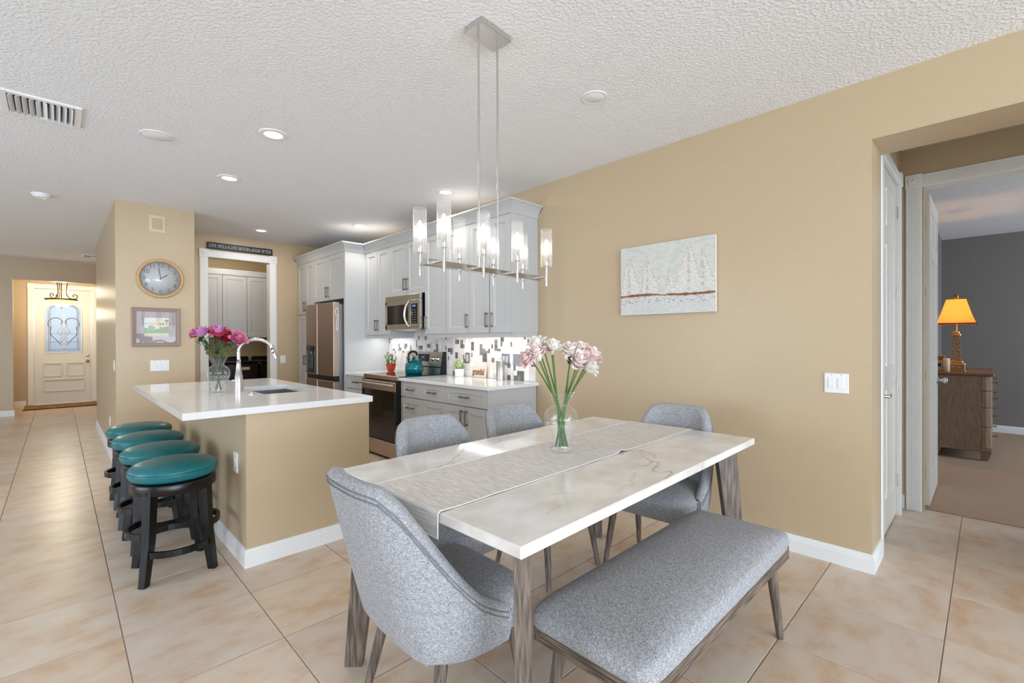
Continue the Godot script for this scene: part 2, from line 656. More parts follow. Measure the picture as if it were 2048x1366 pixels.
func make_room():
	make_floor()
	# the ceiling, with openings for the two air ducts
	var T := CE + 0.12
	struct("ceiling", boxes([[V(-4.5, CE, -13.9), V(9.6, T, -10.70)], [V(-4.5, CE, -10.70), V(0.32, T, -10.50)], [V(0.52, CE, -10.70), V(9.6, T, -10.50)], [V(-4.5, CE, -10.50), V(9.6, T, -4.25)], [V(-4.5, CE, -4.25), V(-0.21, T, -3.95)], [V(0.08, CE, -4.25), V(9.6, T, -3.95)], [V(-4.5, CE, -3.95), V(9.6, T, 6.6)]]), M.ceiling)
	# the long tan wall with the cased opening on the right
	wall("wall_right", [[V(XR, 0, -7.45), V(3.552, CE, -0.449)], [V(XR, 2.411, -0.449), V(3.552, CE, 0.95)], [V(XR, 0, 0.95), V(3.552, CE, 6.45)]], M.wall)
	# lobby behind it
	wall("wall_lobby", [[V(3.552, 0, -0.62), V(4.66, CE, -0.53)], [V(3.552, 0, -0.53), V(3.59, CE, -0.463)], [V(4.53, 0, -0.53), V(4.66, CE, -0.463)], [V(3.59, 2.49, -0.53), V(4.53, CE, -0.463)], [V(3.552, 0, 0.95), V(4.66, CE, 1.05)]], M.wall)
	wall("wall_bedroom", [[V(4.66, 0, -0.62), V(4.78, CE, -0.335)], [V(4.66, 2.455, -0.335), V(4.78, CE, 0.49)], [V(4.66, 0, 0.49), V(4.78, CE, 1.05)]], M.wall)
	wall("wall_bedroom_left", [[V(4.785, 0, -0.60), V(9.4, CE, -0.47)]], M.wall_grey)
	wall("wall_bedroom_far", [[V(9.3, 0, -0.47), V(9.42, CE, 4.0)]], M.wall_grey)
	wall("wall_bedroom_window", [[V(4.785, 0, 3.9), V(6.5, CE, 4.0)], [V(8.3, 0, 3.9), V(9.3, CE, 4.0)], [V(6.5, 0, 3.9), V(8.3, 0.8, 4.0)], [V(6.5, 2.2, 3.9), V(8.3, CE, 4.0)], [V(4.70, 0, 1.05), V(4.785, CE, 4.0)]], M.wall_grey)
	# column between hall and kitchen, and the kitchen's far wall
	wall("wall_column", [[V(0.42, 0, -9.5), V(1.097, CE, -6.21)]], M.wall)
	wall("wall_far", [[V(1.097, 0, -7.43), V(1.445, CE, -7.31)], [V(2.205, 0, -7.43), V(XR, CE, -7.31)], [V(1.445, 2.43, -7.43), V(2.205, CE, -7.31)]], M.wall)
	wall("wall_laundry", [[V(1.097, 0, -9.05), V(3.4, CE, -8.95)], [V(1.097, 0, -8.95), V(1.2, CE, -7.43)], [V(3.232, 0, -8.95), V(3.4, CE, -7.45)]], M.laundry)
	# hall and entry
	wall("wall_entry", [[V(-4.4, 0, -12.05), V(-0.565, CE, -11.9)], [V(-0.565, 2.40, -12.05), V(1.4, CE, -11.9)]], M.wall)
	wall("wall_entry_back", [[V(-1.3, 0, -13.8), V(-0.36, CE, -13.62)], [V(0.54, 0, -13.8), V(1.5, CE, -13.62)], [V(-0.36, 2.40, -13.8), V(0.54, CE, -13.62)], [V(-1.4, 0, -13.8), V(-1.3, CE, -12.05)]], M.wall)
	wall("wall_hall", [[V(1.4, 0, -13.62), V(1.5, CE, -9.5)], [V(1.097, 0, -9.6), V(1.4, CE, -9.5)]], M.wall)
	# living side, out of view: glass doors behind the camera, windows on the left
	wall("wall_back", [[V(-4.4, 0, 6.3), V(-3.45, CE, 6.45)], [V(2.85, 0, 6.3), V(3.6, CE, 6.45)], [V(-3.45, 2.40, 6.3), V(2.85, CE, 6.45)]], M.wall)
	wall("wall_left", [[V(-4.45, 0, -12.05), V(-4.3, CE, -10.0)], [V(-4.45, 0, -8.0), V(-4.3, CE, -5.2)], [V(-4.45, 0, -2.2), V(-4.3, CE, 1.05)], [V(-4.45, 0, 3.55), V(-4.3, CE, 6.45)], [V(-4.45, 0, -10.0), V(-4.3, 0.55, -8.0)], [V(-4.45, 2.35, -10.0), V(-4.3, CE, -8.0)], [V(-4.45, 0, -5.2), V(-4.3, 0.15, -2.2)], [V(-4.45, 2.4, -5.2), V(-4.3, CE, -2.2)], [V(-4.45, 0, 1.05), V(-4.3, 0.55, 3.55)], [V(-4.45, 2.35, 1.05), V(-4.3, CE, 3.55)]], M.wall)
	window("window_1", V(-3.45, 0.02, 6.36), 0.0, 6.3, 2.38, 4)
	window("window_2", V(-4.38, 0.15, -2.2), PI / 2, 3.0, 2.25, 2)
	window("window_5", V(-4.38, 0.55, -8.0), PI / 2, 2.0, 1.8, 2)
	window("window_3", V(-4.38, 0.55, 3.55), PI / 2, 2.5, 1.8, 2)
	window("window_4", V(6.5, 0.8, 3.94), 0.0, 1.8, 1.4, 2)
	# baseboards
	baseboard("baseboard_right", [[V(XR, 0, -2.96), V(XR, 0, -0.449), V(-1, 0, 0), 0.0, 1.0], [V(XR, 0, -0.449), V(3.545, 0, -0.449), V(0, 0, 1), 1.0, 0.0]])
	baseboard("baseboard_column", [[V(0.42, 0, -9.5), V(0.42, 0, -6.21), V(-1, 0, 0), 0.0, 1.0], [V(0.42, 0, -6.21), V(1.097, 0, -6.21), V(0, 0, 1), 1.0, 1.0], [V(1.097, 0, -6.21), V(1.097, 0, -7.31), V(1, 0, 0), 1.0, 0.0]])
	baseboard("baseboard_entry", [[V(-4.3, 0, -11.9), V(-0.565, 0, -11.9), V(0, 0, 1), 0.0, 1.0], [V(-0.565, 0, -11.9), V(-0.565, 0, -12.05), V(1, 0, 0), 1.0, 0.0]])
	baseboard("baseboard_entry_back", [[V(-1.3, 0, -13.62), V(-0.47, 0, -13.62), V(0, 0, 1)]])
	baseboard("baseboard_bedroom", [[V(9.3, 0, -0.47), V(9.3, 0, 3.9), V(-1, 0, 0)], [V(5.7, 0, -0.47), V(9.3, 0, -0.47), V(0, 0, 1)]])
	baseboard("baseboard_lobby", [[V(4.66, 0, -0.463), V(4.66, 0, -0.445), V(-1, 0, 0)]])


func window(called: String, p: Vector3, turn: float, w: float, h: float, n: int):
	var o := struct_node(called)
	o.position = p
	o.rotation.y = turn
	var list := [[V(0, 0, -0.03), V(w, 0.05, 0.03)], [V(0, h - 0.05, -0.03), V(w, h, 0.03)]]
	for i in n + 1:
		var x := clampf(w * i / n, 0.03, w - 0.03)
		list.append([V(x - 0.03, 0.05, -0.03), V(x + 0.03, h - 0.05, 0.03)])
	part(o, "window_frame", boxes(list), M.trim)
	for i in n:
		part(o, "pane", box(V(w * i / n + 0.03, 0.05, -0.003), V(w * (i + 1) / n - 0.03, h - 0.05, 0.003)), M.glass)


# ---------------------------------------------------------------- doors and casings
func flutes(w: float, t: float, n: int) -> Array:   # (across, out)
	var p := [Vector2(0, 0), Vector2(0, t * 0.7), Vector2(0.006, t)]
	var step := (w - 0.03) / n
	for i in n:
		var x := 0.015 + step * i
		p.append_array([Vector2(x + step * 0.16, t), Vector2(x + step * 0.3, t - 0.005), Vector2(x + step * 0.7, t - 0.005), Vector2(x + step * 0.84, t)])
	p.append_array([Vector2(w - 0.006, t), Vector2(w, t * 0.7), Vector2(w, 0)])
	return p


func casing(called: String, p: Vector3, turn: float, w_in: float, h_in: float, cw: float, t: float, n: int, rosette: bool, jamb: float):
	# p: foot of the opening's left inner edge on the wall face
	var o := struct_node(called)
	o.position = p
	o.rotation.y = turn
	var prof := flutes(cw, t, n) if n > 0 else [Vector2(0, 0), Vector2(0, t * 0.6), Vector2(0.008, t), Vector2(cw - 0.02, t), Vector2(cw - 0.008, t * 0.75), Vector2(cw, t * 0.55), Vector2(cw, 0)]
	var down := Basis(V(1, 0, 0), V(0, 0, 1), V(0, -1, 0))
	var s := Shape.new()
	s.prism(prof, h_in, Transform3D(down, V(-cw, h_in, 0)))
	part(o, "casing_leg", s.done(), M.trim)
	s = Shape.new()
	s.prism(prof, h_in, Transform3D(down, V(w_in, h_in, 0)))
	part(o, "casing_leg", s.done(), M.trim)
	s = Shape.new()
	s.prism(prof, w_in, Transform3D(Basis(V(0, 1, 0), V(0, 0, 1), V(1, 0, 0)), V(0, h_in, 0)))
	part(o, "casing_head", s.done(), M.trim)
	for k in 2:
		var c := V(-cw - 0.002 if k == 0 else w_in - 0.002, h_in - 0.003, 0)
		var b := part(o, "corner_block", box(c, c + V(cw + 0.004, cw + 0.008, t + 0.006), 0.002), M.trim)
		if rosette:
			s = Shape.new()
			var tr := Transform3D(Basis(V(1, 0, 0), V(0, 0, 1), V(0, -1, 0)), c + V(cw / 2 + 0.002, cw / 2 + 0.004, t + 0.005))
			s.lathe([Vector2(0.036, 0), Vector2(0.036, 0.004), Vector2(0.03, 0.007), Vector2(0.026, 0.003), Vector2(0.018, 0.003), Vector2(0.014, 0.008), Vector2(0.0, 0.011)], 24, tr)
			part(b, "rosette", s.done(), M.trim)
	if jamb > 0:
		part(o, "jamb", boxes([[V(-0.012, 0, -jamb), V(0, h_in, 0)], [V(w_in, 0, -jamb), V(w_in + 0.012, h_in, 0)], [V(-0.012, h_in, -jamb), V(w_in + 0.012, h_in + 0.012, 0)]]), M.trim)


func six_panels(w: float, h: float) -> Array:
	var a := 0.11
	var pw := (w - a * 3) / 2
	var r := []
	for x in [a, a * 2 + pw]:
		r.append(Rect2(x, 0.22, pw, h * 0.30))
		r.append(Rect2(x, 0.22 + h * 0.30 + 0.16, pw, h * 0.34))
		r.append(Rect2(x, 0.22 + h * 0.64 + 0.28, pw, h - (0.22 + h * 0.64 + 0.28) - 0.11))
	return r


func hinge(p: Node, at_: Vector3):
	var o := part(p, "hinge", box(V(-0.012, -0.045, 0), V(0.012, 0.045, 0.004), 0.001), M.trim, Transform3D(Basis(), at_))
	var s := Shape.new()
	s.tube([V(0, -0.045, 0.006), V(0, 0.045, 0.006)], 0.0055, 8)
	part(o, "pin", s.done(), M.nickel)


func make_doors():
	# closet door, shut, on the lobby's left side
	casing("trim_1", V(3.665, 0, -0.463), 0.0, 0.77, 2.44, 0.085, 0.017, 0, false, 0.04)
	var o := struct_node("door_1")
	o.position = V(3.668, 0.012, -0.508)
	var s := Shape.new()
	s.panels(0.764, 2.42, 0.035, six_panels(0.764, 2.42), [[0.004, 0.009], [0.012, 0.009], [0.035, 0.002]])
	part(o, "door_leaf", s.done(), M.door_white)
	for y in [0.25, 0.95, 1.62, 2.22]:
		hinge(o, V(0.768, y, 0.036))
	s = Shape.new()
	var axis := Transform3D(Basis(V(1, 0, 0), V(0, 0, 1), V(0, -1, 0)), V(0.062, 0.93, 0.035))
	s.lathe([Vector2(0.032, 0), Vector2(0.032, 0.006), Vector2(0.026, 0.012), Vector2(0.011, 0.015), Vector2(0.010, 0.045), Vector2(0.0, 0.047)], 20, axis)
	s.tube(smooth_path([V(0.06, 0.93, 0.075), V(0.09, 0.932, 0.078), V(0.13, 0.928, 0.076), V(0.175, 0.934, 0.072)]), [0.011, 0.011, 0.011, 0.011, 0.011, 0.0105, 0.010, 0.0095, 0.009, 0.0088, 0.0085, 0.008, 0.0075, 0.007, 0.0068, 0.0066, 0.0064, 0.0062, 0.006])
	part(o, "lever_handle", s.done(), M.chrome)
	# bedroom doorway with fluted casing, and its door swung in
	casing("trim_2", V(4.66, 0, -0.345), -PI / 2, 0.83, 2.445, 0.095, 0.02, 5, true, 0.125)
	o = struct_node("door_2")
	o.position = V(4.80, 0.014, -0.345)
	s = Shape.new()
	s.panels(0.80, 2.41, 0.035, six_panels(0.80, 2.41), [[0.004, 0.009], [0.012, 0.009], [0.035, 0.002]])
	part(o, "door_leaf", s.done(), M.door_white)
	for y in [0.25, 1.0, 1.65, 2.2]:
		hinge(o, V(0.0, y, 0.0))
	s = Shape.new()
	s.lathe([Vector2(0.031, 0), Vector2(0.031, 0.006), Vector2(0.012, 0.014), Vector2(0.011, 0.035), Vector2(0.024, 0.044), Vector2(0.028, 0.055), Vector2(0.024, 0.066), Vector2(0.0, 0.070)], 20, Transform3D(Basis(V(1, 0, 0), V(0, 0, 1), V(0, -1, 0)), V(0.735, 0.925, 0.035)))
	part(o, "door_knob", s.done(), M.chrome)
	# laundry doorway
	casing("trim_3", V(1.442, 0, -7.31), 0.0, 0.762, 2.43, 0.1, 0.018, 0, true, 0.12)
	# entry door
	casing("trim_4", V(-0.352, 0, -13.62), 0.0, 0.864, 2.395, 0.095, 0.02, 0, false, 0.04)
	o = struct_node("door_3")
	o.position = V(-0.347, 0.012, -13.66)
	s = Shape.new()
	var w := 0.854
	s.panels(w, 1.035, 0.045, [Rect2(0.15, 0.58, 0.24, 0.25), Rect2(0.49, 0.58, 0.24, 0.25), Rect2(0.15, 0.27, 0.58, 0.22)], [[0.004, 0.01], [0.014, 0.01]])
	s.box(V(0, 1.035, 0), V(0.156, 2.375, 0.045))
	s.box(V(0.714, 1.035, 0), V(w, 2.375, 0.045))
	s.box(V(0.156, 2.10, 0), V(0.714, 2.375, 0.045))
	for sg in [-1, 1]:
		var sp := [Vector2(0.435 + sg * 0.2795, 2.10)]
		for i in 7:
			var a := PI / 2 * i / 6
			sp.append(Vector2(0.435 + sg * 0.279 * cos(a), 1.93 + 0.17 * sin(a)))
		sp.append(Vector2(0.435, 2.1005))
		s.prism(sp, 0.045)
	part(o, "door_leaf", s.done(), M.door_white)
	for r in [Rect2(0.14, 0.57, 0.26, 0.27), Rect2(0.48, 0.57, 0.26, 0.27), Rect2(0.14, 0.26, 0.60, 0.24)]:
		s = Shape.new()
		for q in [[r.position, V(1, 0, 0), r.size.x], [r.position + Vector2(0, r.size.y), V(1, 0, 0), r.size.x]]:
			s.box(V(q[0].x, q[0].y - 0.015, 0.045), V(q[0].x + q[2], q[0].y + 0.015, 0.062), 0.005)
		for x in [r.position.x, r.end.x]:
			s.box(V(x - 0.015, r.position.y, 0.045), V(x + 0.015, r.end.y, 0.062), 0.005)
		part(o, "moulding", s.done(), M.door_white)
	entry_glass(o)
	for k in 2:
		s = Shape.new()
		var tr := Transform3D(Basis(V(1, 0, 0), V(0, 0, 1), V(0, -1, 0)), V(0.80, 0.985 if k == 0 else 0.865, 0.045))
		if k == 0:
			s.lathe([Vector2(0.03, 0), Vector2(0.03, 0.008), Vector2(0.022, 0.016), Vector2(0, 0.018)], 20, tr)
		else:
			s.lathe([Vector2(0.03, 0), Vector2(0.03, 0.006), Vector2(0.012, 0.012), Vector2(0.012, 0.03), Vector2(0.027, 0.042), Vector2(0.027, 0.055), Vector2(0, 0.064)], 20, tr)
		part(o, "dead_bolt" if k == 0 else "door_knob", s.done(), M.chrome if k == 0 else M.gold)


func entry_glass(o: Node3D):
	var cx := 0.435
	var y0 := 1.05
	var y1 := 1.93
	var hw := 0.28
	var arch := func(inset: float) -> Array:
		var p := [V(cx - hw + inset, y0 + inset, 0), V(cx + hw - inset, y0 + inset, 0)]
		for i in 13:
			var a := PI * i / 12
			p.append(V(cx + (hw - inset) * cos(a), y1 + (0.17 - inset * 0.6) * sin(a), 0))
		return p
	var m := mat(Color(0.74, 0.82, 0.92, 0.6), 0.5)
	m.transparency = BaseMaterial3D.TRANSPARENCY_ALPHA
	m.backlight_enabled = true
	m.backlight = Color(0.9, 0.95, 1.0)
	var poly: Array = arch.call(0.0).map(func(v): return Vector2(v.x, v.y))
	var s := Shape.new()
	s.prism(poly, 0.006, Transform3D(Basis(), V(0, 0, 0.038)))
	var g := part(o, "window_glass", s.done(), m)
	tag(g, "pale blue leaded glass with bevelled white pieces")
	var rim: Array = arch.call(0.0).map(func(v): return v + V(0, 0, 0.045))
	rim.append(rim[0])
	part(g, "glass_frame", tube(rim, 0.014, 8), M.door_white)
	var lead := mat(Color(0.36, 0.39, 0.44), 0.4, 0.6)
	for ins in [0.05, 0.075]:
		var loop: Array = arch.call(ins).map(func(v): return v + V(0, 0, 0.046))
		loop.append(loop[0])
		part(g, "lead_came", tube(loop, 0.0035, 6), lead)
	var white := mat(Color(0.92, 0.95, 1.0), 0.2)
	white.backlight_enabled = true
	white.backlight = Color(1, 1, 1)
	for e in [[cx - hw + 0.052, y0 + 0.06, 0.02, 0.86], [cx + hw - 0.072, y0 + 0.06, 0.02, 0.86]]:
		part(g, "bevel_strip", box(V(e[0], e[1], 0.044), V(e[0] + e[2], e[1] + e[3], 0.05), 0.002), white)
	part(g, "bevel_strip", box(V(cx - hw + 0.06, y0 + 0.05, 0.044), V(cx + hw - 0.06, y0 + 0.072, 0.05), 0.002), white)
	for e in [[0, 1.62, 0.05, 0.10], [-0.055, 1.50, 0.05, 0.09], [0.055, 1.50, 0.05, 0.09], [0, 1.40, 0.045, 0.09], [-0.035, 1.33, 0.03, 0.05], [0.035, 1.33, 0.03, 0.05], [0, 1.27, 0.035, 0.07], [0, 1.15, 0.03, 0.03], [0, 1.83, 0.035, 0.03]]:
		s = Shape.new()
		s.hull([V(cx + e[0] - e[2], e[1], 0.044), V(cx + e[0], e[1] - e[3], 0.044), V(cx + e[0] + e[2], e[1], 0.044), V(cx + e[0], e[1] + e[3], 0.044)], [V(cx + e[0] - e[2] * 0.7, e[1], 0.052), V(cx + e[0], e[1] - e[3] * 0.7, 0.052), V(cx + e[0] + e[2] * 0.7, e[1], 0.052), V(cx + e[0], e[1] + e[3] * 0.7, 0.052)])
		part(g, "bevel_piece", s.done(), white)
	for sgn in [-1, 1]:
		var sw := []
		for i in 19:
			var a := -0.6 + 4.2 * i / 18.0
			var r := 0.15 - 0.09 * i / 18.0
			sw.append(V(cx + sgn * (0.10 + r * cos(a)), 1.68 + r * sin(a), 0.046))
		part(g, "lead_scroll", tube(sw, 0.007, 6), lead)
		part(g, "lead_scroll", tube(smooth_path([V(cx + sgn * 0.19, 1.60, 0.046), V(cx + sgn * 0.2, 1.45, 0.046), V(cx + sgn * 0.12, 1.33, 0.046), V(cx + sgn * 0.04, 1.22, 0.046)]), 0.006, 6), lead)
	for y in [1.12, 1.28, 1.45]:
		part(g, "lead_came", tube([V(cx - hw + 0.02, y, 0.046), V(cx + hw - 0.02, y, 0.046)], 0.003, 6), lead)


# ---------------------------------------------------------------- kitchen
func pull(p: Node, mid: Vector3, length: float, upright: bool):
	var s := Shape.new()
	var h := length / 2
	var d := V(0, 1, 0) if upright else V(1, 0, 0)
	var e := V(0.0055, 0.0055, 0.0055)
	s.box(mid - d * h + V(0, 0, 0.026) - e, mid + d * h + V(0, 0, 0.026) + e, 0.001)
	for k in [-1, 1]:
		var q: Vector3 = mid + d * (h - 0.006) * k
		s.box(q + V(-0.0085, -0.0085, 0), q + V(0.0085, 0.0085, 0.032), 0.001)
	part(p, "pull_handle", s.done(), M.pull)


func front(p: Node, called: String, x: float, y: float, w: float, h: float, pull_at, upright := true, rail := 0.058):
	# a door or drawer front with a recessed, beaded panel; local front is +z
	var s := Shape.new()
	var g := 0.0015
	s.panels(w - 2 * g, h - 2 * g, 0.02, [Rect2(rail, minf(rail, h * 0.28), w - 2 * g - 2 * rail, h - 2 * g - 2 * minf(rail, h * 0.28))], [[0.003, 0.003], [0.007, 0.003], [0.012, 0.009]])
	var o := part(p, called, s.done(), M.cabinet, Transform3D(Basis(), V(x + g, y + g, 0.0)))
	if pull_at != null:
		pull(o, V(pull_at.x - x, pull_at.y - y, 0.02), 0.128 if upright else 0.115, upright)


func crown_profile() -> Array:   # (out, up)
	return [Vector2(-0.02, 0), Vector2(0.004, 0), Vector2(0.008, 0.012), Vector2(0.014, 0.035), Vector2(0.028, 0.062), Vector2(0.05, 0.088), Vector2(0.066, 0.098), Vector2(0.068, 0.112), Vector2(-0.02, 0.112)]


func make_kitchen():
	var T := -PI / 2
	var depth := 0.352
	# upper cabinets, named from the dining end towards the fridge; local x runs towards the dining room
	var ups := [
		[-3.546, -2.955, 1.372, 2.437, "grey wall cabinet with two doors nearest the dining area", [[0.0, 0.291, 1], [0.301, 0.281, -1]]],
		[-4.315, -3.546, 1.372, 2.437, "grey wall cabinet with two tall doors beside the microwave", [[0.0, 0.382, -1], [0.387, 0.382, 1]]],
		[-5.067, -4.315, 1.83, 2.437, "short grey wall cabinet directly above the microwave", [[0.0, 0.374, 1], [0.378, 0.374, -1]]],
		[-5.68, -5.067, 1.372, 2.437, "grey wall cabinet between microwave and fridge panel", [[0.0, 0.306, 1], [0.307, 0.306, -1]]],
	]
	for u in ups:
		var w: float = u[1] - u[0]
		var o := thing("wall_cabinet", u[4], "cabinet", V(XR - depth + 0.02, u[2], u[0]), T, "grey wall cabinets along the range wall")
		var h: float = u[3] - u[2]
		part(o, "cabinet_body", box(V(0.001, 0, -depth + 0.021), V(w - 0.001, h, -0.001), 0.001), M.cabinet)
		for d in u[5]:
			var px: float = d[0] + (d[1] - 0.03 if d[2] > 0 else 0.03)
			front(o, "cabinet_door", d[0], 0.0, d[1], h, Vector2(px, 0.12))
		if u[1] == -2.955:
			part(o, "end_stile", box(V(w - 0.008, 0, -0.002), V(w, h, 0.02), 0.001), M.cabinet)
	# light rails under the wall cabinets
	for r in [[-4.31, -2.957], [-5.675, -5.07]]:
		single("light_rail", boxes([[V(XR - depth + 0.024, 1.331, r[0]), V(XR - depth + 0.042, 1.3715, r[1])], [V(XR - depth + 0.042, 1.331, r[1] - 0.018), V(XR - 0.006, 1.3715, r[1])]], 0.001), M.cabinet,
			"grey light rail under the wall cabinets " + ("right of the microwave" if r[0] > -5 else "left of the microwave"), "light rail", Transform3D(), "light rails under the wall cabinets")
	# fridge surround: side panel, cabinet over the fridge, pantry
	single("fridge_side_panel", box(V(2.60, 0, -5.722), V(XR - 0.004, 2.437, -5.684), 0.001), M.cabinet, "tall pale panel standing between fridge and counter", "panel")
	var o2 := thing("fridge_cabinet", "grey two-door cabinet set above the fridge", "cabinet", V(2.62, 1.842, -6.68), T, "")
	part(o2, "cabinet_body", box(V(0.001, 0, -0.6), V(0.956, 0.595, -0.001), 0.001), M.cabinet)
	front(o2, "cabinet_door", 0.0, 0, 0.478, 0.595, Vector2(0.448, 0.11))
	front(o2, "cabinet_door", 0.478, 0, 0.478, 0.595, Vector2(0.508, 0.11))
	o2 = thing("pantry_cabinet", "tall narrow grey pantry cabinet at the far wall left of fridge", "cabinet", V(2.62, 0, -7.30), T)
	part(o2, "cabinet_body", box(V(0.001, 0.1, -0.6), V(0.618, 2.437, -0.001), 0.001), M.cabinet)
	part(o2, "toe_kick", box(V(0.001, 0, -0.6), V(0.618, 0.1, -0.06)), M.gap)
	for k in 2:
		front(o2, "upper_door", 0.31 * k, 1.69, 0.31, 0.747, Vector2(0.28 + 0.06 * k, 1.80))
		front(o2, "lower_door", 0.31 * k, 0.11, 0.31, 1.57, Vector2(0.28 + 0.06 * k, 1.02))
	# crown moulding all along the top
	var s := Shape.new()
	var cp := crown_profile()
	var y := 2.437
	run_profile(s, cp, V(2.60, y, -7.305), V(2.60, y, -5.684), V(-1, 0, 0), 0.0, 1.0)
	run_profile(s, cp, V(2.60, y, -5.684), V(XR - depth, y, -5.684), V(0, 0, 1), 1.0, -1.0)
	run_profile(s, cp, V(XR - depth, y, -5.684), V(XR - depth, y, -2.955), V(-1, 0, 0), -1.0, 1.0)
	run_profile(s, cp, V(XR - depth, y, -2.955), V(XR - 0.003, y, -2.955), V(0, 0, 1), 1.0, 0.0)
	s.box(V(2.64, y + 0.09, -7.30), V(XR - 0.004, y + 0.1, -5.70))
	s.box(V(XR - depth + 0.03, y + 0.09, -5.71), V(XR - 0.004, y + 0.1, -2.97))
	single("crown_moulding", s.done(), M.cabinet, "grey crown moulding running along the cabinet tops", "moulding")
	base_cabinets()
	backsplash()
	fridge()
	microwave()
	cooker()
	for e in [[V(3.05, 1.366, -3.55), 1.1, 0.24], [V(3.05, 1.366, -5.37), 0.45, 0.13]]:   # strips behind the light rails
		var a := AreaLight3D.new()
		a.name = "under_cabinet_light"
		a.area_size = Vector2(0.05, e[1])
		a.light_energy = e[2]
		a.area_range = 8
		a.shadow_enabled = true
		var strip := part(self, "under_cabinet_lamp", box(V(-0.03, 0.0, -e[1] / 2), V(0.03, 0.004, e[1] / 2)), glow(Color(1, 0.98, 0.95), 2.0), at(e[0]))
		tag(strip, "slim lit lamp strip under the cabinets " + ("beside the steel canister" if e[1] > 1 else "by the red pot"), "lamp")
		strip.add_child(a, true)
		a.position = V(0, -0.003, 0)
		a.rotation.x = -PI / 2


func base_cabinets():
	var T := -PI / 2
	var list := [
		[-3.604, -2.975, "grey base cabinet with one wide drawer at the counter's end"],
		[-3.993, -3.604, "narrow grey base cabinet with drawer over door, middle of counter"],
		[-4.385, -3.993, "grey base cabinet of stacked drawers beside the range"],
		[-5.684, -5.155, "grey base cabinet of drawers between range and fridge"],
	]
	for i in list.size():
		var e: Array = list[i]
		var w: float = e[1] - e[0]
		var o := thing("base_cabinet", e[2], "cabinet", V(2.64, 0, e[0]), T, "grey base cabinets along the range wall")
		part(o, "cabinet_body", box(V(0.0005, 0.1, -0.585), V(w - 0.0005, 0.872, -0.0005), 0.001), M.cabinet)
		part(o, "toe_kick", box(V(0.002, 0, -0.585), V(w - 0.002, 0.1, -0.07)), M.gap)
		if i == 0:
			part(o, "end_panel", box(V(w - 0.012, 0.0, -0.585), V(w, 0.872, 0.02), 0.001), M.cabinet)
			front(o, "drawer", 0.0, 0.708, w - 0.013, 0.16, Vector2(w / 2 - 0.006, 0.788), false)
			front(o, "cabinet_door", 0.0, 0.11, w / 2 - 0.007, 0.592, Vector2(w / 2 - 0.04, 0.60))
			front(o, "cabinet_door", w / 2 - 0.006, 0.11, w / 2 - 0.007, 0.592, Vector2(w / 2 + 0.028, 0.60))
		elif i == 1:
			front(o, "drawer", 0, 0.708, w, 0.16, Vector2(w / 2, 0.788), false)
			front(o, "cabinet_door", 0, 0.11, w, 0.592, Vector2(w - 0.03, 0.54))
		else:
			front(o, "drawer", 0, 0.708, w, 0.16, Vector2(w / 2, 0.788), false)
			front(o, "drawer", 0, 0.41, w, 0.292, Vector2(w / 2, 0.60), false)
			front(o, "drawer", 0, 0.11, w, 0.294, Vector2(w / 2, 0.30), false)
	single("countertop", box(V(2.594, 0.873, -4.386), V(XR - 0.001, 0.905, -2.945), 0.003), M.quartz, "white quartz countertop right of the range", "countertop")
	single("countertop", box(V(2.594, 0.873, -5.683), V(XR - 0.001, 0.905, -5.152), 0.003), M.quartz, "short white quartz countertop between range and fridge", "countertop")


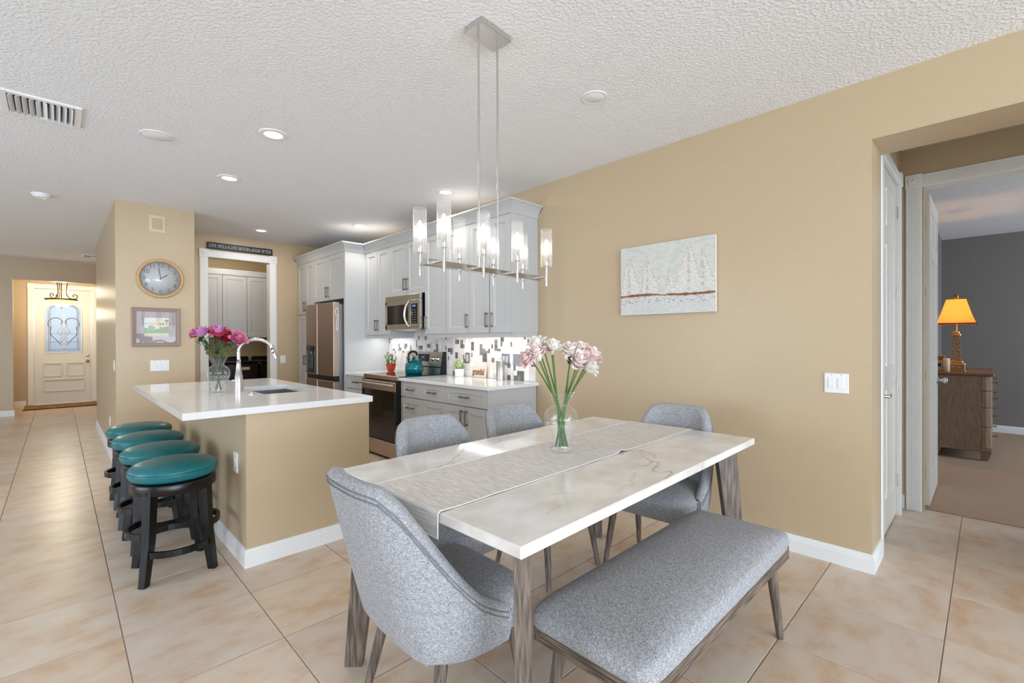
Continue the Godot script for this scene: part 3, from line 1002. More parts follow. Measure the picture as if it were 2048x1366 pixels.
func backsplash():
	var o := struct_node("wall_backsplash")
	part(o, "grout_bed", box(V(XR - 0.006, 0.906, -5.682), V(XR - 0.0005, 1.43, -2.985)), mat(Color(0.86, 0.84, 0.82), 0.8))
	var u := 0.0236
	var nx := 114
	var ny := 22
	var taken := {}
	var mats := [mat(Color(0.90, 0.89, 0.875), 0.2), mat(Color(0.92, 0.915, 0.905), 0.2), mat(Color(0.88, 0.865, 0.85), 0.25), mat(Color(0.885, 0.84, 0.81), 0.3), mat(Color(0.855, 0.795, 0.755), 0.3), mat(Color(0.42, 0.40, 0.38), 0.15), mat(Color(0.52, 0.50, 0.48), 0.15)]
	var all := []
	var r := RandomNumberGenerator.new()
	r.seed = 77
	for j in ny:
		for i in nx:
			if taken.has(Vector2i(i, j)):
				continue
			var dark := r.randf() < 0.42 and i % 2 == 0
			var sizes := [[2, 2], [2, 2], [2, 1], [1, 2]] if dark else [[2, 4], [3, 4], [4, 3], [2, 3], [2, 2], [1, 3], [1, 2], [1, 1]]
			if not dark and r.randf() < 0.5:
				sizes.shuffle() if false else sizes.reverse()
			var k := 0 if dark else r.randi() % 5
			if dark:
				k = r.randi() % 4
			var w := 1
			var h := 1
			while k < sizes.size():
				var fits := true
				for a in sizes[k][0]:
					for b in sizes[k][1]:
						if i + a >= nx or j + b >= ny or taken.has(Vector2i(i + a, j + b)):
							fits = false
				if fits:
					w = sizes[k][0]
					h = sizes[k][1]
					break
				k += 1
			for a in w:
				for b in h:
					taken[Vector2i(i + a, j + b)] = true
			var c: int = (5 + r.randi() % 2) if dark else [0, 1, 1, 2, 3, 1, 4, 0, 1, 2][r.randi() % 10]
			all.append([w * h, i, j, w, h, c])
	all.sort_custom(func(a, b): return a[0] > b[0])
	var made := {}
	var rest := []
	for m in mats:
		rest.append(Shape.new())
	var n := 0
	for t in all:
		var p := V(XR - 0.012, 0.908 + u * t[2], -5.68 + u * t[1])
		var sz := V(0.006 if t[5] < 5 else 0.007, u * t[4] - 0.002, u * t[3] - 0.002)
		if n < 290 and (p.z > -5.68):
			var key := "%d_%d_%d" % [t[3], t[4], int(t[5] < 5)]
			if not made.has(key):
				made[key] = box(V(0, 0, 0), sz, 0.0008)
			part(o, "mosaic_tile", made[key], mats[t[5]], at(p))
			n += 1
		else:
			rest[t[5]].box(p, p + sz, 0.0)
	for k in mats.size():
		var q := part(o, "small_mosaic_tiles", rest[k].done(), mats[k])
		q.set_meta("kind", "stuff")
	for e in [[-4.028, -3.952, "steel-framed outlet plate on the mosaic behind the white flower pot", 0], [-3.441, -3.326, "wide grey switch plate on the mosaic behind the steel canister", 2], [-3.276, -3.158, "blank grey plate on the mosaic at the counter's right end", 3]]:
		var pl := thing("wall_plate", e[2], "outlet", V(XR - 0.013, 1.052, e[0]), -PI / 2, "plates on the mosaic backsplash")
		var w: float = e[1] - e[0]
		part(pl, "plate", box(V(0, 0, 0), V(w, 0.114, 0.006), 0.002), mat(Color(0.62, 0.61, 0.62), 0.3, 0.7))
		if e[3] == 0:
			part(pl, "socket", box(V(w / 2 - 0.016, 0.02, 0.005), V(w / 2 + 0.016, 0.094, 0.009), 0.003), mat(Color(0.75, 0.78, 0.74), 0.4))
		elif e[3] == 2:
			for x in [w * 0.3, w * 0.7]:
				part(pl, "rocker", box(V(x - 0.016, 0.024, 0.005), V(x + 0.016, 0.09, 0.01), 0.002), mat(Color(0.74, 0.74, 0.76), 0.35))


func fridge():
	var o := thing("refrigerator", "bronze-steel double-door refrigerator with ice dispenser", "refrigerator", V(2.555, 0, -6.662), -PI / 2)
	var w := 0.906
	part(o, "cabinet_body", box(V(0.004, 0.03, -0.66), V(w - 0.004, 1.77, 0.0), 0.004), mat(Color(0.60, 0.60, 0.60), 0.35, 0.7))
	var split := 0.392
	for d in [[0.0, split - 0.004, "freezer_door"], [split + 0.004, w, "fridge_door"]]:
		var b := part(o, d[2], box(V(d[0], 0.848, 0.003), V(d[1], 1.79, 0.075), 0.006), M.steel_warm)
		part(b, "door_side", box(V(d[0] + 0.001, 0.85, 0.0), V(d[1] - 0.001, 1.788, 0.058), 0.001), mat(Color(0.72, 0.72, 0.73), 0.3, 0.8))
		part(o, "lower_door", box(V(d[0], 0.06, 0.003), V(d[1], 0.785, 0.075), 0.006), M.steel_warm)
	part(o, "handle_recess", box(V(0.002, 0.786, 0.0), V(w - 0.002, 0.847, 0.062), 0.002), M.black)
	part(o, "grille", box(V(0.01, 0.0, -0.6), V(w - 0.01, 0.055, 0.04)), M.black)
	for x in [0.02, w - 0.12]:
		part(o, "hinge_cover", box(V(x, 1.77, -0.12), V(x + 0.1, 1.80, 0.05), 0.004), M.gap)
	var dsp := part(o, "ice_dispenser", boxes([[V(0.03, 0.89, 0.07), V(0.05, 1.225, 0.079)], [V(0.285, 0.89, 0.07), V(0.305, 1.225, 0.079)], [V(0.03, 1.165, 0.07), V(0.305, 1.235, 0.079)], [V(0.03, 0.87, 0.07), V(0.305, 0.90, 0.085)]], 0.002), mat(Color(0.12, 0.12, 0.125), 0.2))
	part(dsp, "dispenser_well", box(V(0.05, 0.90, 0.0745), V(0.285, 1.165, 0.0765)), mat(Color(0.10, 0.115, 0.12), 0.12))
	part(dsp, "water_paddle", box(V(0.14, 0.92, 0.0765), V(0.24, 1.12, 0.083), 0.003), mat(Color(0.25, 0.30, 0.32), 0.15))
	part(dsp, "spout", box(V(0.12, 1.12, 0.0765), V(0.25, 1.16, 0.10), 0.006), mat(Color(0.4, 0.41, 0.42), 0.3, 0.8))
	single("hanging_cord", tube(smooth_path([V(2.512, 1.62, -5.752), V(2.505, 1.68, -5.751), V(2.520, 1.715, -5.751), V(2.542, 1.69, -5.751), V(2.545, 1.60, -5.751), V(2.540, 1.50, -5.751), V(2.528, 1.43, -5.751), V(2.518, 1.47, -5.751), V(2.522, 1.55, -5.751), V(2.532, 1.64, -5.751)]), 0.004, 6), M.white_plastic, "white looped cord hanging on the fridge's silver side", "cord")


func microwave():
	var w := 0.752
	var o := thing("microwave", "stainless microwave with curved handle over the range", "microwave", V(2.862, 1.428, -5.088), -PI / 2)
	part(o, "case", box(V(0.003, 0.012, -0.36), V(w - 0.003, 0.396, 0.0), 0.002), mat(Color(0.03, 0.035, 0.05), 0.25))
	part(o, "vent_panel", box(V(0, 0.335, 0.0), V(w, 0.396, 0.03), 0.004), M.steel)
	var d := part(o, "door", boxes([[V(0, 0.0, 0.0), V(0.035, 0.333, 0.032)], [V(0, 0.0, 0.0), V(w, 0.06, 0.032)], [V(0, 0.285, 0.0), V(w, 0.333, 0.032)], [V(0.505, 0.06, 0.0), V(0.56, 0.285, 0.032)]], 0.003), M.steel)
	part(d, "door_window", box(V(0.03, 0.055, 0.0), V(0.52, 0.29, 0.028), 0.002), mat(Color(0.07, 0.055, 0.045), 0.07))
	var hp := smooth_path([V(0.535, 0.03, 0.035), V(0.512, 0.09, 0.062), V(0.50, 0.17, 0.072), V(0.512, 0.255, 0.062), V(0.54, 0.315, 0.035)])
	part(d, "door_handle", tube(hp, 0.0125, 10), M.chrome)
	var c := part(o, "control_panel", box(V(0.56, 0.055, 0.0), V(0.70, 0.29, 0.029), 0.002), M.black_glass)
	part(c, "display_screen", box(V(0.60, 0.25, 0.029), V(0.66, 0.272, 0.0295)), glow(Color(0.35, 0.5, 0.7), 0.35))
	var s := Shape.new()
	for i in 3:
		for j in 6:
			s.box(V(0.59 + 0.033 * i, 0.075 + 0.027 * j, 0.029), V(0.607 + 0.033 * i, 0.085 + 0.027 * j, 0.0297))
	part(c, "key_legends", s.done(), mat(Color(0.5, 0.5, 0.52), 0.6))
	part(o, "side_trim", box(V(0.70, 0.06, 0.0), V(w, 0.285, 0.032), 0.003), M.steel)
	s = Shape.new()
	s.prism([Vector2(-0.36, 0.0), Vector2(0.02, 0.0), Vector2(0.0, -0.012), Vector2(-0.1, -0.028), Vector2(-0.36, -0.028)], w - 0.1, Transform3D(Basis(V(0, 0, 1), V(0, 1, 0), V(-1, 0, 0)), V(w - 0.05, 0.012, 0)))
	part(o, "underside_grille", s.done(), M.steel)


func cooker():
	var w := 0.762
	var o := thing("range", "stainless electric range with black glass oven door", "stove", V(2.60, 0, -5.148), -PI / 2)
	part(o, "oven_body", box(V(0.003, 0.03, -0.60), V(w - 0.003, 0.885, -0.001), 0.002), M.black)
	part(o, "cooktop_glass", box(V(0.0, 0.886, -0.60), V(w, 0.914, 0.0), 0.003), M.black_glass)
	part(o, "front_rim", box(V(0, 0.868, 0.0), V(w, 0.917, 0.022), 0.004), M.steel_warm)
	var d := part(o, "oven_door", box(V(0.0, 0.205, 0.0), V(w, 0.862, 0.04), 0.004), M.black_glass)
	part(d, "door_band", box(V(0.0, 0.752, 0.036), V(w, 0.852, 0.047), 0.004), M.steel_warm)
	part(d, "door_handle", tube(smooth_path([V(0.03, 0.815, 0.05), V(0.04, 0.822, 0.085), V(0.2, 0.824, 0.096), V(0.38, 0.824, 0.1), V(0.56, 0.824, 0.096), V(0.72, 0.822, 0.085), V(0.732, 0.815, 0.05)]), 0.013, 10), M.steel)
	for x in [0.0, w - 0.035]:
		part(d, "door_edge", box(V(x, 0.205, 0.036), V(x + 0.035, 0.752, 0.0435), 0.001), M.black)
	part(o, "storage_drawer", box(V(0.004, 0.03, 0.0), V(w - 0.004, 0.196, 0.038), 0.004), M.steel_warm)
	part(o, "plinth", box(V(0.02, 0, -0.5), V(w - 0.02, 0.03, 0.0)), M.black)
	# control backguard, leaning back
	var s := Shape.new()
	s.prism([Vector2(-0.615, 0.914), Vector2(-0.535, 0.914), Vector2(-0.545, 1.0), Vector2(-0.575, 1.165), Vector2(-0.615, 1.165)], w, Transform3D(Basis(V(0, 0, 1), V(0, 1, 0), V(-1, 0, 0)), V(w, 0, 0)))
	var b := part(o, "backguard", s.done(), M.steel)
	s = Shape.new()
	s.prism([Vector2(-0.62, 0.914), Vector2(-0.528, 0.914), Vector2(-0.540, 1.0), Vector2(-0.57, 1.17), Vector2(-0.62, 1.17)], 0.004, Transform3D(Basis(V(0, 0, 1), V(0, 1, 0), V(-1, 0, 0)), V(w + 0.002, 0, 0)))
	part(b, "side_cap", s.done(), mat(Color(0.03, 0.035, 0.06), 0.3))
	var tilt := Basis(V(1, 0, 0), -0.18)
	part(b, "display_screen", box(V(-0.12, -0.045, 0), V(0.12, 0.045, 0.003), 0.001), M.black_glass, Transform3D(tilt, V(0.38, 1.095, -0.5625)))
	part(b, "clock_screen", box(V(-0.02, -0.008, 0), V(0.02, 0.010, 0.004)), glow(Color(0.25, 0.4, 0.9), 0.5), Transform3D(tilt, V(0.37, 1.10, -0.5620)))
	part(b, "ledge", box(V(0.0, 0.985, -0.56), V(w, 1.0, -0.535), 0.002), M.black)
	for x in [0.055, 0.15, 0.575, 0.675]:
		s = Shape.new()
		s.lathe([Vector2(0.028, 0), Vector2(0.028, 0.006), Vector2(0.023, 0.01), Vector2(0.020, 0.028), Vector2(0.0, 0.03)], 18, Transform3D(tilt * Basis(V(1, 0, 0), V(0, 0, 1), V(0, -1, 0)), V(x, 1.085, -0.561)))
		s.box(V(x - 0.006, 1.065, -0.535), V(x + 0.006, 1.105, -0.522), 0.002)
		part(b, "burner_knob", s.done(), M.chrome)
	for e in [[0.2, -0.18, 0.09], [0.56, -0.18, 0.11], [0.2, -0.42, 0.075], [0.56, -0.42, 0.075]]:
		s = Shape.new()
		s.lathe([Vector2(e[2] - 0.002, 0.9142), Vector2(e[2], 0.9142)], 32, Transform3D(Basis(), V(e[0], 0, e[1])))
		s.lathe([Vector2(e[2], 0.9143), Vector2(e[2] - 0.002, 0.9143)], 32, Transform3D(Basis(), V(e[0], 0.0001, e[1])))
		part(o, "burner_ring", s.done(), mat(Color(0.3, 0.3, 0.3), 0.4))


# ---------------------------------------------------------------- island and stools
func make_island():
	var o := thing("kitchen_island", "tan island with white baseboard under the quartz top", "island", V(0.77, 0, -2.98))
	part(o, "island_body", boxes([[V(0, 0, -2.08), V(0.76, 0.72, 0)], [V(0, 0.72, -0.55), V(0.76, 0.886, 0)], [V(0, 0.72, -2.08), V(0.76, 0.886, -1.35)], [V(0, 0.72, -1.35), V(0.2, 0.886, -0.55)], [V(0.70, 0.72, -1.35), V(0.76, 0.886, -0.55)]]), M.wall)
	var s := Shape.new()
	run_profile(s, base_profile(), V(0, 0, -2.08), V(0, 0, 0), V(-1, 0, 0), 0.0, 1.0)
	run_profile(s, base_profile(), V(0, 0, 0), V(0.76, 0, 0), V(0, 0, 1), 1.0, 0.0)
	part(o, "island_skirting", s.done(), M.trim)
	var pl := part(o, "outlet_plate", box(V(-0.008, 0.51, -0.24), V(0, 0.63, -0.165), 0.002), M.white_plastic)
	part(pl, "socket", box(V(-0.011, 0.545, -0.218), V(-0.007, 0.595, -0.187), 0.002), M.white_plastic)
	for k in 3:
		part(o, "cabinet_door", box(V(0.7605, 0.12, -0.05 - 0.66 * (k + 1)), V(0.78, 0.86, -0.06 - 0.66 * k), 0.002), M.cabinet)
	# quartz top with a sink cut-out
	var y0 := 0.887
	var y1 := 0.925
	var X := [0.462, 1.045, 1.412, 1.537]
	var Z := [-5.118, -4.262, -3.585, -2.938]
	s = Shape.new()
	for i in 3:
		for j in 3:
			if i == 1 and j == 1:
				continue
			s.quad(V(X[i], y1, Z[j + 1]), V(X[i + 1], y1, Z[j + 1]), V(X[i + 1], y1, Z[j]), V(X[i], y1, Z[j]))
			s.quad(V(X[i], y0, Z[j]), V(X[i + 1], y0, Z[j]), V(X[i + 1], y0, Z[j + 1]), V(X[i], y0, Z[j + 1]))
	s.quad(V(X[0], y0, Z[3]), V(X[3], y0, Z[3]), V(X[3], y1, Z[3]), V(X[0], y1, Z[3]))
	s.quad(V(X[3], y0, Z[0]), V(X[0], y0, Z[0]), V(X[0], y1, Z[0]), V(X[3], y1, Z[0]))
	s.quad(V(X[0], y0, Z[0]), V(X[0], y0, Z[3]), V(X[0], y1, Z[3]), V(X[0], y1, Z[0]))
	s.quad(V(X[3], y0, Z[3]), V(X[3], y0, Z[0]), V(X[3], y1, Z[0]), V(X[3], y1, Z[3]))
	s.quad(V(X[1], y0, Z[1]), V(X[2], y0, Z[1]), V(X[2], y1, Z[1]), V(X[1], y1, Z[1]))
	s.quad(V(X[2], y0, Z[2]), V(X[1], y0, Z[2]), V(X[1], y1, Z[2]), V(X[2], y1, Z[2]))
	s.quad(V(X[1], y0, Z[2]), V(X[1], y0, Z[1]), V(X[1], y1, Z[1]), V(X[1], y1, Z[2]))
	s.quad(V(X[2], y0, Z[1]), V(X[2], y0, Z[2]), V(X[2], y1, Z[2]), V(X[2], y1, Z[1]))
	single("island_countertop", s.done(), M.quartz, "glossy white quartz island top with sink cut-out", "countertop")
	# sink basin, hung under the cut-out
	s = Shape.new()
	var a := 0.735
	var e := 0.008
	var x0: float = X[1] - e
	var x1: float = X[2] + e
	var z0: float = Z[1] - e
	var z1: float = Z[2] + e
	s.quad(V(x0, a, z1), V(x1, a, z1), V(x1, a, z0), V(x0, a, z0))
	s.quad(V(x0, a, z0), V(x1, a, z0), V(x1, y0, z0), V(x0, y0, z0))
	s.quad(V(x1, a, z1), V(x0, a, z1), V(x0, y0, z1), V(x1, y0, z1))
	s.quad(V(x0, a, z1), V(x0, a, z0), V(x0, y0, z0), V(x0, y0, z1))
	s.quad(V(x1, a, z0), V(x1, a, z1), V(x1, y0, z1), V(x1, y0, z0))
	var sk := thing("sink", "stainless undermount sink in the island top", "sink", Vector3.ZERO)
	part(sk, "basin", s.done(), mat(Color(0.62, 0.63, 0.65), 0.3, 1.0))
	part(sk, "drain", lathe([Vector2(0.0, 0.0), Vector2(0.045, 0.0), Vector2(0.04, 0.004), Vector2(0.0, 0.002)], 20), M.chrome, at(V(1.23, a, -3.92)))
	# faucet
	var f := thing("faucet", "brushed nickel gooseneck faucet on the island", "faucet", V(0.966, 0.925, -3.917), -0.42)
	part(f, "faucet_base", lathe([Vector2(0.029, 0), Vector2(0.029, 0.008), Vector2(0.0285, 0.03), Vector2(0.026, 0.12), Vector2(0.0255, 0.121), Vector2(0.0255, 0.124), Vector2(0.024, 0.126), Vector2(0.016, 0.20), Vector2(0.0135, 0.24), Vector2(0.0, 0.242)], 24), M.nickel)
	var arc := [V(0, 0.23, 0), V(0, 0.30, 0)]
	for i in 11:
		var t := PI - (PI * 0.86) * i / 10
		arc.append(V(0.115 + 0.115 * cos(t), 0.30 + 0.09 * sin(t), 0))
	part(f, "spout", tube(smooth_path(arc, 3), 0.0125, 14), M.nickel)
	var last: Vector3 = arc[-1]
	var dir := V(0.30, -0.95, 0).normalized()
	var hd := part(f, "spray_head", tube([last - dir * 0.008, last + dir * 0.03, last + dir * 0.075, last + dir * 0.098], [0.0155, 0.0165, 0.0195, 0.0175], 16), M.nickel)
	for k in 2:
		part(hd, "spray_button", box(V(-0.006, -0.009, 0.0), V(0.006, 0.009, 0.006), 0.002), M.black, Transform3D(Basis(V(0, 0, 1), -0.3), last + dir * (0.022 + 0.03 * k) + V(-0.001, 0, 0.0135)))
	part(f, "lever_handle", tube(smooth_path([V(-0.005, 0.07, -0.022), V(-0.015, 0.075, -0.05), V(-0.055, 0.078, -0.075)]), 0.007, 8), M.nickel)
	single("air_switch_button", lathe([Vector2(0.024, 0), Vector2(0.024, 0.004), Vector2(0.02, 0.009), Vector2(0.013, 0.011), Vector2(0.0, 0.0115)], 24), M.nickel, "small round nickel button on the counter before the sink", "button", at(V(0.977, 0.925, -3.64)))
	# stools
	var st := stool()
	var labels := ["black stool with round teal seat, nearest the dining table", "second black stool with teal seat from the dining table", "third black stool with teal seat from the dining table", "farthest black stool with teal seat, beside the column"]
	var spots := [V(0.475, 0, -3.275), V(0.48, 0, -3.80), V(0.475, 0, -4.335), V(0.478, 0, -4.87)]
	var turns := [0.0, 0.05, -0.04, 0.02]
	for k in 4:
		if k == 0:
			st.position = spots[0]
			st.set_meta("label", labels[0])
		else:
			copy(st, labels[k], spots[k], turns[k])


func stool() -> Node3D:
	var o := thing("bar_stool", "", "stool", Vector3.ZERO, 0.0, "teal bar stools along the island")
	o.set_meta("stem", "bar_stool")
	var prof := [Vector2(0.0, 0.532), Vector2(0.19, 0.534), Vector2(0.205, 0.545), Vector2(0.212, 0.56), Vector2(0.214, 0.576), Vector2(0.2135, 0.580), Vector2(0.211, 0.581), Vector2(0.2115, 0.585), Vector2(0.205, 0.598), Vector2(0.19, 0.610), Vector2(0.15, 0.622), Vector2(0.09, 0.629), Vector2(0.0, 0.631)]
	var c := part(o, "seat_cushion", lathe(prof, 48), M.teal)
	var loop := []
	for i in 49:
		var a := TAU * i / 48
		loop.append(V(0.2125 * cos(a), 0.5815, 0.2125 * sin(a)))
	var s := Shape.new()
	s.tube(loop, 0.0016, 5, false)
	part(c, "seam", s.done(), M.teal_seam)
	part(o, "swivel_plate", lathe([Vector2(0, 0.5285), Vector2(0.15, 0.5285), Vector2(0.15, 0.5325), Vector2(0, 0.5325)], 24), M.black)
	part(o, "apron_ring", lathe([Vector2(0.17, 0.468), Vector2(0.198, 0.468), Vector2(0.203, 0.473), Vector2(0.203, 0.521), Vector2(0.199, 0.527), Vector2(0.0, 0.528)], 40), M.black_wood)
	for k in 4:
		var a := PI / 4 + PI / 2 * k
		var d := V(cos(a), 0, sin(a))
		var n := V(-sin(a), 0, cos(a))
		var top := d * 0.174 + V(0, 0.515, 0)
		var mid := d * 0.19 + V(0, 0.22, 0)
		var foot := d * 0.222
		s = Shape.new()
		var lev := []
		for q in [[foot, 0.0165, 0.019], [mid, 0.021, 0.0245], [top, 0.0225, 0.027]]:
			var r := []
			for u in [[-1, -1], [1, -1], [1, 1], [-1, 1]]:
				r.append(q[0] + n * q[1] * u[0] + d * q[2] * u[1])
			lev.append(r)
		s.hull(lev[0], lev[1])
		s.hull(lev[1], lev[2])
		part(o, "leg", s.done(), M.black_wood)
	for e in [[0.165, 0.205, 0.215], [0.255, 0.196, 0.206]]:
		var h: float = e[0]
		var r: float = e[1]
		for k in 4:
			if (k % 2 == 0) != (h < 0.2):
				continue
			var p := []
			for i in 11:
				var a := PI / 4 + PI / 2 * k + PI / 2 * i / 10
				var bow := 1.0 + 0.10 * sin(PI * i / 10)
				p.append(V(r * cos(a) * bow, h, r * sin(a) * bow))
			s = Shape.new()
			for i in 10:
				var d0: Vector3 = (p[i] * V(1, 0, 1)).normalized() * 0.008
				var d1: Vector3 = (p[i + 1] * V(1, 0, 1)).normalized() * 0.008
				var u := V(0, 0.017, 0)
				s.hull([p[i] - d0 - u, p[i] + d0 - u, p[i] + d0 + u, p[i] - d0 + u], [p[i + 1] - d1 - u, p[i + 1] + d1 - u, p[i + 1] + d1 + u, p[i + 1] - d1 + u])
			part(o, "foot_rail", s.done(), M.black_wood)
	return o


# ---------------------------------------------------------------- flowers
func petal(w: float, h: float, cup: float, curl: float) -> ArrayMesh:
	var s := Shape.new()
	s.surf(func(u, v):
		var a: float = (u - 0.5) * 2.0
		var half: float = w * 0.5 * (0.35 + 0.65 * sin(PI * minf(0.62, 0.12 + v * 0.62))) * (1.0 - 0.45 * maxf(0.0, v - 0.8) * 5.0 * absf(a) * absf(a))
		var x := half * a
		var out := cup * sin(v * PI * 0.55) - cup * 0.9 * a * a * sin(v * PI * 0.7) + curl * maxf(0.0, v - 0.7) * maxf(0.0, v - 0.7) * 11.0
		return Vector3(x, h * (v - 0.10 * a * a * v), out), 6, 6)
	return s.done()


func rose(called: String, label: String, group: String, head: Vector3, foot: Vector3, r: float, inner: Material, outer: Material, stem_m: Material, lean := Vector3.ZERO, bud := false, via := Vector3.ZERO) -> Node3D:
	var o := thing(called, label, "flower", foot, 0.0, group)
	var top := head - foot
	var up := (lean if lean != Vector3.ZERO else (top.normalized() + V(0, 0.6, 0))).normalized()
	var mid := (via - foot) if via != Vector3.ZERO else top * 0.55 + V(0, 0.01, 0)
	part(o, "stem", tube(smooth_path([Vector3.ZERO, mid * 0.6, mid, top - up * r * 0.8], 4), 0.0032, 7), stem_m)
	var side := up.cross(V(0.3, 0.1, 1)).normalized()
	var fw := side.cross(up).normalized()
	var b := Basis(side, up, fw)
	var basep := top - up * r * 0.9
	# sepals
	for k in 4:
		var q := Basis(up, TAU * k / 4.0) * b
		part(o, "sepal", petal(r * 0.45, r * 0.9, r * 0.28, r * 0.3), M.leaf, Transform3D(q, basep + q.z * r * 0.12))
	var core := part(o, "bloom", bloom_core(r * (0.42 if not bud else 0.45), r * (1.35 if not bud else 1.7)), inner, Transform3D(b, basep + up * r * 0.15))
	var rings := [[3, 0.36, 0.9, 1.5, 0.10, -0.02], [4, 0.50, 1.05, 1.5, 0.22, 0.06], [5, 0.66, 1.15, 1.42, 0.32, 0.16], [5, 0.80, 1.30, 1.28, 0.42, 0.34]]
	if bud:
		rings = [[3, 0.34, 0.95, 1.7, 0.08, -0.02], [3, 0.42, 1.0, 1.55, 0.14, 0.02]]
	for ri in rings.size():
		var e: Array = rings[ri]
		var mesh := petal(r * e[2], r * e[3], r * e[4], r * e[5])
		for k in e[0]:
			var turn: float = TAU * k / e[0] + ri * 0.7 + rng.randf_range(-0.12, 0.12)
			var q := Basis(Vector3.UP, turn)
			var tip := q * Basis(Vector3.RIGHT, 0.05 + 0.13 * ri)
			part(core, "petal", mesh, inner if ri < 2 else outer, Transform3D(tip, q.z * r * e[1] * 0.55 - V(0, r * 0.12 * (1 if ri > 1 else 0), 0)))
	return o


func bloom_core(r: float, h: float) -> ArrayMesh:
	return lathe([Vector2(r * 0.3, 0), Vector2(r * 0.8, h * 0.2), Vector2(r, h * 0.5), Vector2(r * 0.8, h * 0.85), Vector2(r * 0.3, h), Vector2(0, h * 0.97)], 12)


func vase(called: String, label: String, p: Vector3, sc: float, water: float):
	var o := thing(called, label, "vase", p)
	var prof := [Vector2(0.0, 0.001), Vector2(0.05, 0.001), Vector2(0.0545, 0.005), Vector2(0.0535, 0.012), Vector2(0.048, 0.022), Vector2(0.051, 0.045), Vector2(0.064, 0.085), Vector2(0.079, 0.125), Vector2(0.084, 0.15), Vector2(0.081, 0.175), Vector2(0.068, 0.195), Vector2(0.051, 0.207), Vector2(0.042, 0.215), Vector2(0.041, 0.222), Vector2(0.046, 0.24), Vector2(0.057, 0.265), Vector2(0.068, 0.280), Vector2(0.0695, 0.2815), Vector2(0.067, 0.281)]
	var outer := prof.map(func(q): return q * sc)
	part(o, "glass_body", lathe(outer, 40), M.vase)
	var w := [Vector2(0.0, 0.014 * sc)]
	for q in prof:
		if q.y > 0.02 and q.y < water:
			w.append(Vector2(q.x - 0.0025, q.y) * sc)
	var lastx: float = w[-1].x
	w.append(Vector2(lastx, water * sc))
	w.append(Vector2(0, water * sc))
	part(o, "water", lathe(w, 40), M.water)
	part(o, "glass_foot", lathe([Vector2(0, 0.0012), Vector2(0.05, 0.0012), Vector2(0.05, 0.011), Vector2(0.03, 0.013), Vector2(0, 0.013)].map(func(q): return q * sc), 32), M.vase)


